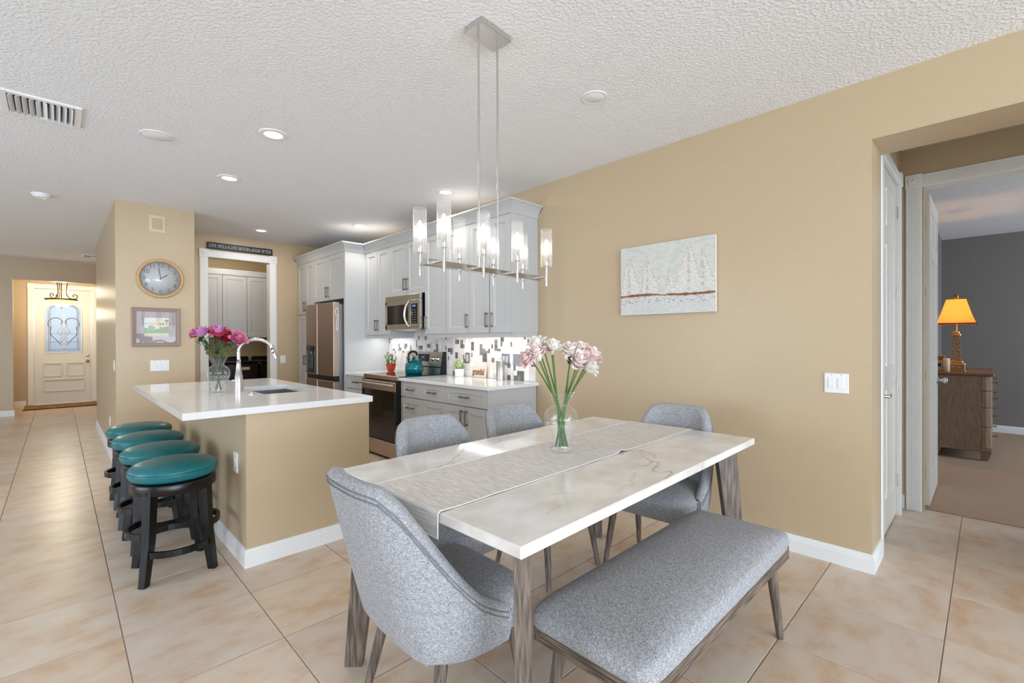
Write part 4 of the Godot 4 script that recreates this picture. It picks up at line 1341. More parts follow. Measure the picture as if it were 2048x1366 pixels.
func make_flowers():
	var pink := mat(Color(0.84, 0.46, 0.62), 0.7)
	var magenta := mat(Color(0.74, 0.22, 0.36), 0.7)
	var lilac := mat(Color(0.80, 0.55, 0.75), 0.7)
	var red := mat(Color(0.62, 0.03, 0.06), 0.7)
	for m in [pink, magenta, lilac, red]:
		m.backlight_enabled = true
		m.backlight = Color(0.4, 0.25, 0.3)
	vase("glass_vase", "clear glass vase of pink and red roses on the island", V(0.845, 0.925, -3.971), 0.93, 0.13)
	var base := V(0.845, 0.945, -3.971)
	# heads, measured in the plane of the vase facing the room
	var R := V(0.716, 0, 0.698)
	var D := V(0.698, 0, -0.716)
	var leaf_mesh := petal(0.036, 0.062, 0.006, 0.004)
	var leaf_young := mat(Color(0.35, 0.42, 0.12), 0.5)
	var list := [
		["pink rose leaning furthest left in the island vase", -0.178, 0.440, 0.0, pink, magenta, V(-0.8, 0.55, 0), 0.036],
		["lilac rose second from left in the island vase", -0.108, 0.452, -0.03, lilac, lilac, V(-0.2, 0.8, 0), 0.042],
		["deep pink rose at the middle of the island vase", -0.045, 0.462, 0.02, pink, magenta, V(0.0, 1, 0), 0.040],
		["large lilac rose right of centre in the island vase", 0.03, 0.452, -0.035, lilac, magenta, V(0.1, 0.85, 0), 0.043],
		["red rose tucked below the lilac one in the island vase", 0.056, 0.415, 0.015, red, red, V(0.35, 0.8, 0), 0.046],
		["pink rose on the long stem bending out to the faucet", 0.188, 0.402, -0.06, pink, pink, V(0.75, 0.65, 0), 0.045],
	]
	for k in list.size():
		var e: Array = list[k]
		var head: Vector3 = base + R * e[1] + V(0, e[2] - 0.02, 0) + D * e[3]
		var foot: Vector3 = base + R * clampf(-e[1] * 0.16, -0.03, 0.03) + D * (0.012 * (k % 3 - 1))
		var lean: Vector3 = R * e[6].x + V(0, e[6].y, 0) - D * 0.45
		var neck: Vector3 = base + R * e[1] * 0.18 + V(0, 0.19, 0)
		var ro := rose("rose", e[0], "roses in the island vase", head, foot, e[7], e[4], e[5], M.stem_brown if k % 2 == 0 else M.stem, lean, false, neck)
		for q in 4:   # leaves above the vase rim
			var on_stem := (neck - foot).lerp(head - foot, 0.30 + 0.14 * q)
			var lf := Basis(Vector3.UP, k * 1.1 + q * 2.2) * Basis(Vector3.RIGHT, 0.6 + 0.5 * rng.randf())
			part(ro, "leaf", leaf_mesh, M.leaf if (k + q) % 5 else leaf_young, Transform3D(lf, on_stem))
	# the pale roses on the table
	var blush := mat(Color(0.97, 0.90, 0.885), 0.7)
	var rosy := mat(Color(0.94, 0.81, 0.79), 0.7)
	var white := mat(Color(0.98, 0.97, 0.94), 0.7)
	for m in [blush, rosy, white]:
		m.backlight_enabled = true
		m.backlight = Color(0.55, 0.52, 0.50)
	vase("glass_vase", "clear glass vase of pale roses on the table runner", V(1.687, 0.785, -1.398), 0.98, 0.132)
	base = V(1.687, 0.803, -1.398)
	var tl := [
		["cream white rose at the top left of the table vase", -0.113, 0.505, 0.03, white, white, V(-0.35, 0.9, 0), 0.034, false],
		["dusky pink rose hanging furthest left in the table vase", -0.160, 0.432, -0.01, rosy, rosy, V(-0.85, 0.45, 0), 0.036, false],
		["blush rose facing forward on the table vase's left side", -0.118, 0.466, -0.03, blush, blush, V(-0.2, 0.8, 0), 0.034, false],
		["small closed white bud low on the table vase's left side", -0.103, 0.432, -0.05, white, white, V(0.1, 0.9, 0), 0.019, true],
		["pink rose behind the white ones in the left bunch", -0.073, 0.478, 0.02, rosy, rosy, V(0.1, 0.9, 0), 0.028, false],
		["white rose at the right of the left bunch", -0.034, 0.492, -0.01, white, white, V(0.25, 0.85, 0), 0.030, false],
		["tiny pink bud under the left bunch's white rose", -0.042, 0.456, -0.03, rosy, rosy, V(0.2, 0.9, 0), 0.014, true],
		["blush rose at the left of the right bunch", 0.046, 0.472, 0.01, blush, white, V(-0.1, 0.9, 0), 0.038, false],
		["closed green bud below the right bunch", 0.037, 0.418, -0.03, M.leaf, M.leaf, V(0, 1, 0), 0.020, true],
		["largest open blush rose at the front of right bunch", 0.088, 0.424, -0.04, blush, blush, V(0.05, 0.45, 0), 0.046, false],
		["blush rose at the top of the right bunch", 0.102, 0.475, 0.03, blush, blush, V(0.1, 0.9, 0), 0.036, false],
		["pink-edged rose furthest right in the table vase", 0.152, 0.447, 0.0, blush, rosy, V(0.55, 0.75, 0), 0.037, false],
		["white rose hanging low right in the table vase", 0.138, 0.392, -0.03, white, white, V(0.7, 0.5, 0), 0.034, false],
	]
	for k in tl.size():
		var e: Array = tl[k]
		var head: Vector3 = base + R * e[1] + V(0, e[2] - 0.012, 0) + D * e[3]
		var sgn := signf(e[1])
		var foot: Vector3 = base + R * (-sgn * 0.012 + 0.006 * ((k * 5) % 7 - 3)) + D * 0.008 * ((k * 3) % 5 - 2)
		var lean: Vector3 = R * e[6].x + V(0, e[6].y, 0) - D * 0.4
		var neck: Vector3 = base + R * (sgn * 0.018 + 0.002 * ((k * 5) % 7 - 3)) + V(0, 0.20, 0) + D * 0.003 * ((k * 3) % 5 - 2)
		rose("rose", e[0], "roses in the table vase", head, foot, e[7], e[4], e[5], M.stem, lean, e[8], neck)


# ---------------------------------------------------------------- dining set
func marble() -> ImageTexture:
	var w := 1024
	var h := 580
	var im := Image.create(w, h, false, Image.FORMAT_RGB8)
	var n := FastNoiseLite.new()
	n.seed = 5
	n.frequency = 0.006
	n.fractal_octaves = 5
	var n2 := FastNoiseLite.new()
	n2.seed = 9
	n2.frequency = 0.02
	n2.fractal_octaves = 4
	for y in h:
		for x in w:
			var a := n.get_noise_2d(x, y * 1.4) * 0.5 + 0.5
			var c := Color(0.83, 0.80, 0.765).lerp(Color(0.93, 0.92, 0.905), clampf(a * 1.5 - 0.15, 0, 1))
			var v := absf(n2.get_noise_2d(x * 0.6 + 300, y * 1.1))
			if v < 0.03 and a < 0.47:
				c = c.lerp(Color(0.80, 0.77, 0.74), (1.0 - v / 0.03) * 0.3)
			im.set_pixel(x, y, c)
	# veins, drawn as wandering strokes: points in table shares (0..1 along, 0..1 from back to front), colour, width
	var veins := [
		[[[0.63, 0.70], [0.622, 0.76], [0.61, 0.80], [0.545, 0.845], [0.50, 0.855]], Color(0.60, 0.47, 0.36), 1.7],
		[[[0.545, 0.845], [0.56, 0.87], [0.52, 0.885], [0.475, 0.915], [0.48, 0.945], [0.505, 0.965], [0.455, 0.99], [0.43, 1.0]], Color(0.58, 0.42, 0.28), 1.9],
		[[[0.10, 0.36], [0.16, 0.27], [0.23, 0.22], [0.30, 0.13], [0.36, 0.07]], Color(0.68, 0.50, 0.36), 2.2],
		[[[0.12, 0.32], [0.20, 0.27], [0.26, 0.22]], Color(0.46, 0.36, 0.28), 1.6],
		[[[0.02, 0.44], [0.06, 0.38], [0.10, 0.33]], Color(0.70, 0.67, 0.64), 1.8],
		[[[0.44, 0.87], [0.42, 0.89], [0.405, 0.885]], Color(0.66, 0.63, 0.66), 1.4],
		[[[0.41, 0.90], [0.38, 0.91], [0.37, 0.94]], Color(0.68, 0.66, 0.68), 1.2],
		[[[0.12, 0.90], [0.15, 0.885], [0.17, 0.895]], Color(0.66, 0.64, 0.64), 1.2],
		[[[0.20, 0.80], [0.23, 0.83], [0.24, 0.86]], Color(0.70, 0.67, 0.66), 1.2],
		[[[0.30, 0.95], [0.33, 0.93], [0.37, 0.935]], Color(0.66, 0.63, 0.64), 1.3],
		[[[0.40, 0.12], [0.46, 0.09], [0.50, 0.085]], Color(0.72, 0.60, 0.50), 1.5],
		[[[0.545, 0.845], [0.60, 0.74], [0.64, 0.71]], Color(0.62, 0.54, 0.47), 1.6],
		[[[0.80, 0.12], [0.86, 0.10], [0.9, 0.13]], Color(0.74, 0.62, 0.53), 1.5],
	]
	var r := RandomNumberGenerator.new()
	r.seed = 3
	for v in veins:
		for i in v[0].size() - 1:
			var p := Vector2(v[0][i][0] * w, v[0][i][1] * h)
			var q := Vector2(v[0][i + 1][0] * w, v[0][i + 1][1] * h)
			var steps := int(p.distance_to(q) * 1.5) + 1
			var wob := Vector2.ZERO
			var amp := 0.9
			for k in steps:
				wob = wob * 0.975 + Vector2(r.randf_range(-1, 1), r.randf_range(-1, 1)) * 1.3
				var t := float(k) / steps
				var c := p.lerp(q, t) + wob * sin(PI * t)
				amp = clampf(amp + r.randf_range(-0.12, 0.12), 0.15, 1.3)
				var wd: float = v[2] * r.randf_range(0.3, 1.1)
				for dy in range(-5, 6):
					for dx in range(-5, 6):
						var x := int(c.x) + dx
						var y := int(c.y) + dy
						if x >= 0 and y >= 0 and x < w and y < h:
							var f := exp(-(dx * dx + dy * dy) / (wd * wd)) * 0.2 * amp * r.randf_range(0.2, 1.0)
							im.set_pixel(x, y, im.get_pixel(x, y).lerp(v[1], f))
	return ImageTexture.create_from_image(im)


func make_dining():
	var c := V(1.727, 0, -1.356)
	var turn := 0.022
	var L := 1.807
	var W := 1.025
	var o := thing("dining_table", "dining table with white veined marble top and grey wooden legs", "table", c, turn)
	var mm := triplanar(mat(Color(1, 1, 1), 0.09), V(1.0 / L, 1.0 / W, 1.0 / W))
	mm.uv1_offset = V(0.5, 0.5, 0.5)
	mm.albedo_texture = marble()
	mm.uv1_triplanar_sharpness = 8.0
	part(o, "marble_top", box(V(-L / 2, 0.7455, -W / 2), V(L / 2, 0.78, W / 2), 0.004), mm)
	part(o, "table_frame", boxes([[V(-0.72, 0.68, -0.33), V(0.72, 0.745, -0.30)], [V(-0.72, 0.68, 0.30), V(0.72, 0.745, 0.33)], [V(-0.72, 0.68, -0.30), V(-0.69, 0.745, 0.30)], [V(0.69, 0.68, -0.30), V(0.72, 0.745, 0.30)]], 0.002), M.wood_along)
	for e in [[-1, 1, 0.885, -0.868], [1, 1, 2.60, -0.93], [-1, -1, 0.850, -1.787], [1, -1, 2.565, -1.815]]:
		var d := V(e[0], 0, e[1]).normalized()
		var n := V(-d.z, 0, d.x)
		var foot := (V(e[2], 0, e[3]) - c).rotated(Vector3.UP, -turn)
		var top := foot - d * 0.075 + V(0, 0.745, 0)
		var s := Shape.new()
		var lo := []
		var hi := []
		for u in [[-1, -1], [1, -1], [1, 1], [-1, 1]]:
			lo.append(foot + n * 0.021 * u[0] + d * 0.034 * u[1])
			hi.append(top + n * 0.0235 * u[0] + d * (0.05 if u[1] > 0 else -0.055))
		s.hull(lo, hi)
		var leg := part(o, "leg", s.done(), M.wood_up)
		part(leg, "glide", lathe([Vector2(0, 0), Vector2(0.013, 0), Vector2(0.013, 0.004), Vector2(0, 0.004)], 12), M.black, at(foot))
	# runner, lying lengthwise and hanging over the near end
	var r := thing("table_runner", "pale woven linen runner along the marble table", "runner", c, turn)
	var s := Shape.new()
	var hw := 0.195
	var zc := -0.022
	var shape := func(u, v, lift):
		var z: float = zc + (v - 0.5) * -2.0 * hw
		var l: float = u * (L - 0.005 + 0.085)
		var rip := 0.0
		var near_edge: float = smoothstep(0.25, 0.0, v)
		rip = near_edge * (0.003 * maxf(0.0, sin(l * 23.0)) * maxf(0.0, sin(l * 7.1 + 0.4)) + 0.010 * exp(-pow((l - 1.12) / 0.022, 2.0)))
		if l < 0.075:
			return Vector3(-L / 2 - 0.006 - 0.012 * (0.075 - l) - lift * 0.9, 0.779 - (0.075 - l), z)
		if l < 0.085:
			var a: float = (l - 0.075) / 0.01 * PI / 2
			return Vector3(-L / 2 - 0.006 * cos(a) - lift * cos(a), 0.7755 + 0.006 * sin(a) + lift * sin(a), z)
		return Vector3(-L / 2 + (l - 0.085), 0.7812 + lift + rip, z)
	s.surf(func(u, v): return shape.call(u, v, 0.0025), 220, 14)
	part(r, "woven_cloth", s.done(), M.runner)
	for v in [0.0, 1.0]:
		var path := []
		for i in 221:
			path.append(shape.call(i / 220.0, v, 0.002))
		part(r, "hem", tube(path, 0.0022, 6), M.runner_edge)
	var path := []
	for i in 9:
		path.append(shape.call(0.0, i / 8.0, 0.002))
	part(r, "hem", tube(path, 0.0022, 6), M.runner_edge)
	bench()
	var ch := chair()
	ch.position = V(0.915, 0, -1.35)
	ch.rotation.y = PI / 2 - 0.03
	ch.set_meta("label", "grey upholstered dining chair nearest the camera, at table's end")
	copy(ch, "grey dining chair behind the table, nearer the island", V(1.425, 0, -1.84), 0.02)
	copy(ch, "grey dining chair behind the table, in front of the counter end", V(2.03, 0, -1.85), -0.02)
	copy(ch, "grey dining chair at the table's end by the tan wall", V(2.525, 0, -1.345), -PI / 2 + 0.05)


func bench():
	var o := thing("dining_bench", "grey upholstered bench with wooden frame beside the table", "bench", V(1.685, 0, -0.812), 0.0)
	var hx := 0.605
	var hz := 0.205
	var fx := 0.6
	for e in [[V(-fx, 0.345, -hz), V(fx, 0.402, -hz + 0.022), 0], [V(-fx, 0.345, hz - 0.022), V(fx, 0.402, hz), 0], [V(-fx, 0.345, -hz + 0.022), V(-fx + 0.022, 0.402, hz - 0.022), 1], [V(fx - 0.022, 0.345, -hz + 0.022), V(fx, 0.402, hz - 0.022), 1]]:
		part(o, "frame_rail", box(e[0], e[1], 0.0015), M.wood_across if e[2] else M.wood_along)
	part(o, "seat_board", box(V(-fx + 0.022, 0.36, -hz + 0.022), V(fx - 0.022, 0.385, hz - 0.022)), M.wood_along)
	part(o, "bench_cushion", cushion(hx + 0.014, hz + 0.008, 0.4025, 0.082, 0.05), M.fabric)
	for sx in [-1, 1]:
		for sz in [-1, 1]:
			part(o, "leg", tube([V(sx * (hx - 0.09), 0.38, sz * (hz - 0.055)), V(sx * (hx - 0.055), 0.12, sz * (hz - 0.035)), V(sx * (hx - 0.042), 0.0, sz * (hz - 0.025))], [0.0225, 0.0175, 0.0145], 16), M.wood_up)


func cushion(hx: float, hz: float, y: float, h: float, round_: float) -> ArrayMesh:
	# a domed pad: rounded rectangle plan, bulging top, soft edges
	var s := Shape.new()
	var nu := 72
	var plan := func(a: float, k: float) -> Vector2:   # a point of the outline shrunk by k
		var q := Vector2(cos(a), sin(a))
		var rr := round_
		var e := Vector2(hx - rr, hz - rr)
		# walk the rounded rectangle by angle
		var big := Vector2(signf(q.x) * pow(absf(q.x), 0.14) * hx, signf(q.y) * pow(absf(q.y), 0.14) * hz)
		return big * k
	s.surf(func(u, v):
		var a: float = -TAU * u
		var k := 1.0
		var yy := 0.0
		if v < 0.35:   # the side, bulging a little
			var t: float = v / 0.35
			k = 1.0 + 0.012 * sin(PI * t)
			yy = h * 0.52 * t
		else:
			var t: float = (v - 0.35) / 0.65
			k = cos(t * PI / 2) if t < 1.0 else 0.0
			k = pow(maxf(k, 0.0), 0.6) if t < 1.0 else 0.0
			yy = h * (0.52 + 0.48 * sin(t * PI / 2))
		var p: Vector2 = plan.call(a, k)
		return Vector3(p.x, y + yy, p.y), nu, 22, true)
	return s.done()


func chair() -> Node3D:
	# local front is +z; the shell wraps round the back and sweeps down to the seat at the sides
	var o := thing("dining_chair", "", "chair", Vector3.ZERO, 0.0, "grey chairs round the table")
	o.set_meta("stem", "dining_chair")
	var tops := [[-0.36, 0.9], [-0.29, 0.893], [-0.245, 0.855], [-0.185, 0.775], [-0.12, 0.68], [-0.06, 0.59], [0.0, 0.53], [0.06, 0.492], [0.11, 0.468], [0.13, 0.455]]
	var height := func(z: float) -> float:
		if z <= tops[0][0]:
			return tops[0][1]
		for i in tops.size() - 1:
			if z <= tops[i + 1][0]:
				return lerpf(tops[i][1], tops[i + 1][1], (z - tops[i][0]) / (tops[i + 1][0] - tops[i][0]))
		return tops[-1][1]
	var pw := func(v: float, e: float) -> float:
		return signf(v) * pow(absf(v), e)
	var point := func(th: float, y: float, inset: float) -> Vector3:
		var t := clampf((y - 0.34) / 0.56, 0.0, 1.0)
		var back := -0.172 - 0.15 * t + inset
		var half := 0.282 + 0.008 * sin(minf(t, 0.4) / 0.4 * PI * 0.5) - 0.015 * maxf(0.0, t - 0.35) / 0.65 - inset
		if y < 0.40:
			var q := (0.40 - y) / 0.06
			half -= 0.012 * q * q
			back += 0.02 * q * q
		var zf := 0.13
		return Vector3(half * pw.call(sin(th), 0.6), y, zf + (back - zf) * pw.call(cos(th), 0.6))
	var NT := 56
	var thk := 0.052
	var top_at := func(th: float) -> float:
		var y := 0.7
		for k in 4:
			y = height.call(point.call(th, y, 0.0).z)
		# soften the upper corners of the back
		var x: float = absf(point.call(th, y, 0.0).x)
		var q := clampf((x - 0.12) / 0.165, 0.0, 1.0)
		return y - 0.12 * (1.0 - sqrt(1.0 - q * q)) * clampf((y - 0.6) / 0.25, 0.0, 1.0)
	var s := Shape.new()
	s.surf(func(u, v):
		var th: float = (u - 0.5) * PI * 0.999
		th = -th
		var yt: float = top_at.call(th)
		var yb := 0.342
		if v <= 0.45:
			return point.call(th, lerpf(yb, yt - 0.028, v / 0.45), 0.0)
		if v <= 0.58:
			var a: float = (v - 0.45) / 0.13 * PI
			var q: Vector3 = point.call(th, yt - 0.028, thk / 2 - thk / 2 * cos(a))
			q.y += 0.028 * sin(a)
			return q
		return point.call(th, lerpf(yt - 0.028, yb, (v - 0.58) / 0.42), thk), NT, 26)
	# close the two front ends
	for e in [-1, 1]:
		var th: float = e * PI * 0.5 * 0.999
		var yt: float = top_at.call(th)
		var po := []
		var pi_ := []
		for k in 7:
			var y := lerpf(0.342, yt - 0.01, k / 6.0)
			po.append(point.call(th, y, 0.0))
			pi_.append(point.call(th, y, thk))
		for k in 6:
			if e > 0:
				s.quad(po[k + 1], po[k], pi_[k], pi_[k + 1])
			else:
				s.quad(po[k], po[k + 1], pi_[k + 1], pi_[k])
	var shell := part(o, "backrest_shell", s.done(), M.fabric)
	for w in [[0.004, -0.026], [-0.001, -0.042]]:
		var line := []
		for i in 61:
			var th: float = (i / 60.0 - 0.5) * PI * 0.995
			line.append(point.call(th, top_at.call(th) + w[1], -0.001))
		part(shell, "piping", tube(line, 0.0022, 6), M.piping)
	# seat pad
	s = Shape.new()
	var pad := func(a: float, k: float) -> Vector2:
		var q := Vector2(pw.call(cos(a), 0.4) * 0.265, pw.call(sin(a), 0.45))
		return Vector2(q.x * k, 0.045 + q.y * k * (0.245 if q.y > 0 else 0.22))
	s.surf(func(u, v):
		var a: float = -TAU * u
		var k := 1.0
		var y := 0.0
		if v < 0.5:
			var t: float = v / 0.5
			k = 0.93 + 0.07 * sin(t * PI / 2)
			y = 0.352 + 0.085 * t
		else:
			var t: float = (v - 0.5) / 0.5
			k = pow(maxf(cos(t * PI / 2), 0.0), 0.45) if t < 1.0 else 0.0
			y = 0.437 + 0.048 * sin(t * PI / 2)
		var p: Vector2 = pad.call(a, k)
		return Vector3(p.x, y, p.y), 64, 18, true)
	s.box(V(-0.20, 0.345, -0.14), V(0.20, 0.36, 0.26))
	part(o, "seat", s.done(), M.fabric)
	for sx in [-1, 1]:
		for sz in [-1, 1]:
			var a := V(sx * 0.175, 0.352, 0.215 if sz > 0 else -0.06)
			var b := V(sx * 0.21, 0.0, 0.265 if sz > 0 else -0.145)
			part(o, "leg", tube([a, a.lerp(b, 0.5), b], [0.0215, 0.0175, 0.0125], 14), M.wood_up)
	return o


# ---------------------------------------------------------------- lamps and ceiling fittings
func make_lamps():
	# chandelier over the table
	var o := thing("chandelier", "nickel bar chandelier with eight ribbed glass tube lights", "chandelier", V(1.447, 0, -1.635), 0.06)
	var yb := 1.627
	part(o, "ceiling_canopy", box(V(-0.098, CE - 0.029, -0.058), V(0.098, CE - 0.0005, 0.058), 0.001), M.nickel)
	for x in [-0.062, 0.062]:
		part(o, "hanging_rod", tube([V(x, yb, 0), V(x, CE - 0.028, 0)], 0.0052, 12), M.nickel)
	part(o, "cross_bar", box(V(-0.37, yb - 0.013, -0.02), V(0.37, yb + 0.013, 0.02), 0.002), M.nickel)
	var tg := Shape.new()
	tg.lathe([Vector2(0.0265, 0.0), Vector2(0.0285, 0.0), Vector2(0.0285, 0.19), Vector2(0.0265, 0.19), Vector2(0.0265, 0.0)], 80, Transform3D(), 1, 20, 0.0011)
	var tube_mesh := tg.done()
	var bulb_mesh := lathe([Vector2(0.006, 0.0), Vector2(0.009, 0.008), Vector2(0.0155, 0.028), Vector2(0.0165, 0.04), Vector2(0.0125, 0.06), Vector2(0.005, 0.078), Vector2(0, 0.083)], 16)
	var bulb_mat := glow(Color(1.0, 0.97, 0.93), 3.2)
	var holder := lathe([Vector2(0, -0.002), Vector2(0.009, -0.002), Vector2(0.0105, 0.0), Vector2(0.0105, 0.058), Vector2(0.0, 0.058)], 16)
	for k in 4:
		for sz in [-1, 1]:
			var p := V(-0.335 + 0.2235 * k, 0, 0.08 * sz)
			part(o, "side_arm", tube([V(p.x, yb, 0.015 * sz), V(p.x, yb, p.z)], 0.0052, 10), M.nickel)
			part(o, "arm_collar", tube([V(p.x, yb, 0.019 * sz), V(p.x, yb, 0.03 * sz)], 0.009, 12), M.nickel)
			part(o, "lamp_stem", tube([V(p.x, yb - 0.048, p.z), V(p.x, yb + 0.06, p.z)], 0.0062, 12), M.nickel)
			part(o, "candle_holder", holder, M.nickel, at(V(p.x, yb + 0.052, p.z)))
			part(o, "bulb", bulb_mesh, bulb_mat, at(V(p.x, yb + 0.108, p.z)))
			part(o, "glass_shade", tube_mesh, M.tube_glass, at(V(p.x, yb + 0.05, p.z)))
			lamp(o, V(p.x, yb + 0.145, p.z), Color(1, 0.95, 0.88), 0.01, 0.012)
	# recessed ceiling lights
	var cans := [[1.083, -3.49, "recessed ceiling light over the island, nearest the chandelier"], [1.092, -4.70, "recessed ceiling light over the island's far end"], [2.706, -3.685, "recessed ceiling light in front of the wall cabinets"], [2.716, -5.516, "recessed ceiling light in front of the microwave"], [1.91, -6.65, "recessed ceiling light before the laundry doorway"]]
	for c in cans:
		var l := thing("recessed_light", c[2], "ceiling light", V(c[0], CE, c[1]), 0.0, "recessed ceiling lights")
		part(l, "trim_ring", lathe([Vector2(0.058, -0.002), Vector2(0.062, -0.008), Vector2(0.088, -0.006), Vector2(0.094, -0.001), Vector2(0.094, 0.0)], 40), M.white_plastic)
		part(l, "lamp_lens", lathe([Vector2(0.0, -0.0035), Vector2(0.06, -0.0035), Vector2(0.06, -0.001), Vector2(0.0, -0.001)], 32), glow(Color(1, 0.99, 0.97), 2.5))
		var a := AreaLight3D.new()
		a.name = "can_light"
		a.area_size = Vector2(0.1, 0.1)
		a.light_energy = 0.55
		a.light_color = Color(1, 0.97, 0.93)
		a.area_range = 12
		a.shadow_enabled = true
		l.add_child(a, true)
		a.position = V(0, -0.012, 0)
		a.rotation.x = -PI / 2
	# ceiling speakers
	for e in [[0.51, -4.085, 0.105, "round flush ceiling speaker beside the air vent"], [2.29, -1.637, 0.075, "round white blank ceiling plate right of the chandelier"]]:
		single("ceiling_speaker", lathe([Vector2(0.0, -0.004), Vector2(e[2] - 0.012, -0.004), Vector2(e[2] - 0.009, -0.002), Vector2(e[2] - 0.007, -0.006), Vector2(e[2], -0.004), Vector2(e[2], 0.0)], 40), M.white_plastic, e[3], "speaker", at(V(e[0], CE, e[1])))
	# smoke detector
	var d := thing("smoke_detector", "small white round smoke detector on the hall ceiling", "smoke detector", V(-0.11, CE, -6.48))
	part(d, "mount_ring", lathe([Vector2(0, -0.01), Vector2(0.075, -0.01), Vector2(0.075, 0)], 28), M.white_plastic)
	part(d, "sensor_dome", lathe([Vector2(0, -0.042), Vector2(0.04, -0.04), Vector2(0.06, -0.03), Vector2(0.068, -0.0105), Vector2(0, -0.0105)], 28), M.white_plastic)
	# ceiling vents
	var v := thing("ceiling_vent", "white louvred air vent in the ceiling at the left", "vent", V(-0.065, CE, -4.10))
	vent(v, 0.36, 0.37, 10)
	v = thing("ceiling_vent", "small white vent in the hall ceiling by the column", "vent", V(0.42, CE, -10.6))
	vent(v, 0.27, 0.27, 7)
	# entry pendant
	var p := thing("entry_pendant", "bronze scroll pendant with glowing alabaster bowl in the entry", "pendant lamp", V(0.05, 0, -12.75))
	part(p, "glass_bowl", lathe([Vector2(0, 1.985), Vector2(0.06, 1.99), Vector2(0.13, 2.02), Vector2(0.19, 2.075), Vector2(0.212, 2.115), Vector2(0.20, 2.115), Vector2(0.0, 2.115)], 32), glow(Color(1.0, 0.83, 0.55), 1.5))
	part(p, "bowl_rim", lathe([Vector2(0.2, 2.115), Vector2(0.225, 2.112), Vector2(0.245, 2.13), Vector2(0.235, 2.14), Vector2(0.2, 2.138)], 32), M.bronze)
	part(p, "finial", lathe([Vector2(0, 1.945), Vector2(0.014, 1.955), Vector2(0.018, 1.97), Vector2(0.008, 1.985), Vector2(0, 1.987)], 14), M.bronze)
	part(p, "centre_rod", tube([V(0, 2.13, 0), V(0, CE - 0.02, 0)], 0.008, 8), M.bronze)
	part(p, "ceiling_cup", lathe([Vector2(0.0, CE - 0.04), Vector2(0.05, CE - 0.035), Vector2(0.065, CE - 0.001), Vector2(0, CE - 0.001)], 24), M.bronze)
	for k in 3:
		var a := TAU * k / 3 + 0.2
		var r := V(cos(a), 0, sin(a))
		var pts := [V(0, 2.66, 0) + r * 0.03, V(0, 2.5, 0) + r * 0.09, V(0, 2.36, 0) + r * 0.075, V(0, 2.25, 0) + r * 0.07, V(0, 2.17, 0) + r * 0.11, V(0, 2.145, 0) + r * 0.17, V(0, 2.165, 0) + r * 0.225, V(0, 2.215, 0) + r * 0.23, V(0, 2.235, 0) + r * 0.19, V(0, 2.205, 0) + r * 0.165, V(0, 2.185, 0) + r * 0.185]
		part(p, "scroll_arm", tube(smooth_path(pts, 4), 0.008, 7), M.bronze)
	lamp(p, V(0, 1.86, 0.0), Color(1.0, 0.945, 0.82), 0.48, 0.1)
	lamp(p, V(0, 2.3, 0.0), Color(1.0, 0.945, 0.82), 0.48, 0.1)


func vent(p: Node3D, w: float, l: float, n: int):
	var s := Shape.new()
	for e in [[-w / 2, -w / 2 + 0.035, -l / 2, l / 2], [w / 2 - 0.035, w / 2, -l / 2, l / 2], [-w / 2 + 0.035, w / 2 - 0.035, -l / 2, -l / 2 + 0.035], [-w / 2 + 0.035, w / 2 - 0.035, l / 2 - 0.035, l / 2]]:
		s.box(V(e[0], -0.012, e[2]), V(e[1], 0, e[3]), 0.002)
	part(p, "vent_frame", s.done(), M.white_plastic)
	# sheet-metal duct going up from the opening, closed at its far end
	s = Shape.new()
	var a := w / 2 - 0.035
	var b := l / 2 - 0.035
	var h := 0.45
	s.box(V(-a, 0.0, -b), V(-a + 0.003, h, b))
	s.box(V(a - 0.003, 0.0, -b), V(a, h, b))
	s.box(V(-a, 0.0, -b), V(a, h, -b + 0.003))
	s.box(V(-a, 0.0, b - 0.003), V(a, h, b))
	s.box(V(-a, h, -b), V(a, h + 0.003, b))
	part(p, "duct", s.done(), mat(Color(0.62, 0.63, 0.64), 0.5, 0.6))
	var sl := box(V(-0.013, -0.001, -l / 2 + 0.035), V(0.013, 0.001, l / 2 - 0.035))
	for i in n:
		var x := lerpf(-w / 2 + 0.05, w / 2 - 0.05, float(i) / (n - 1))
		var lean := 0.75 if i < n / 2 else -0.75
		part(p, "louvre", sl, M.white_plastic, Transform3D(Basis(V(0, 0, 1), lean), V(x, -0.011, 0)))


# ---------------------------------------------------------------- things on the walls
func switch_plate(called: String, label: String, p: Vector3, turn: float, w: float, h: float, n: int):
	var o := thing(called, label, "light switch", p, turn)
	part(o, "plate", box(V(-w / 2, -h / 2, 0), V(w / 2, h / 2, 0.006), 0.002), M.white_plastic)
	for k in n:
		var x := (k - (n - 1) / 2.0) * 0.046
		part(o, "rocker", box(V(x - 0.0165, -0.033, 0.0055), V(x + 0.0165, 0.033, 0.0095), 0.002), M.white_plastic)
		part(o, "screw", lathe([Vector2(0, 0.0), Vector2(0.003, 0), Vector2(0.0, 0.0012)], 8), M.nickel, Transform3D(Basis(V(1, 0, 0), PI / 2), V(x, 0.048, 0.006)))


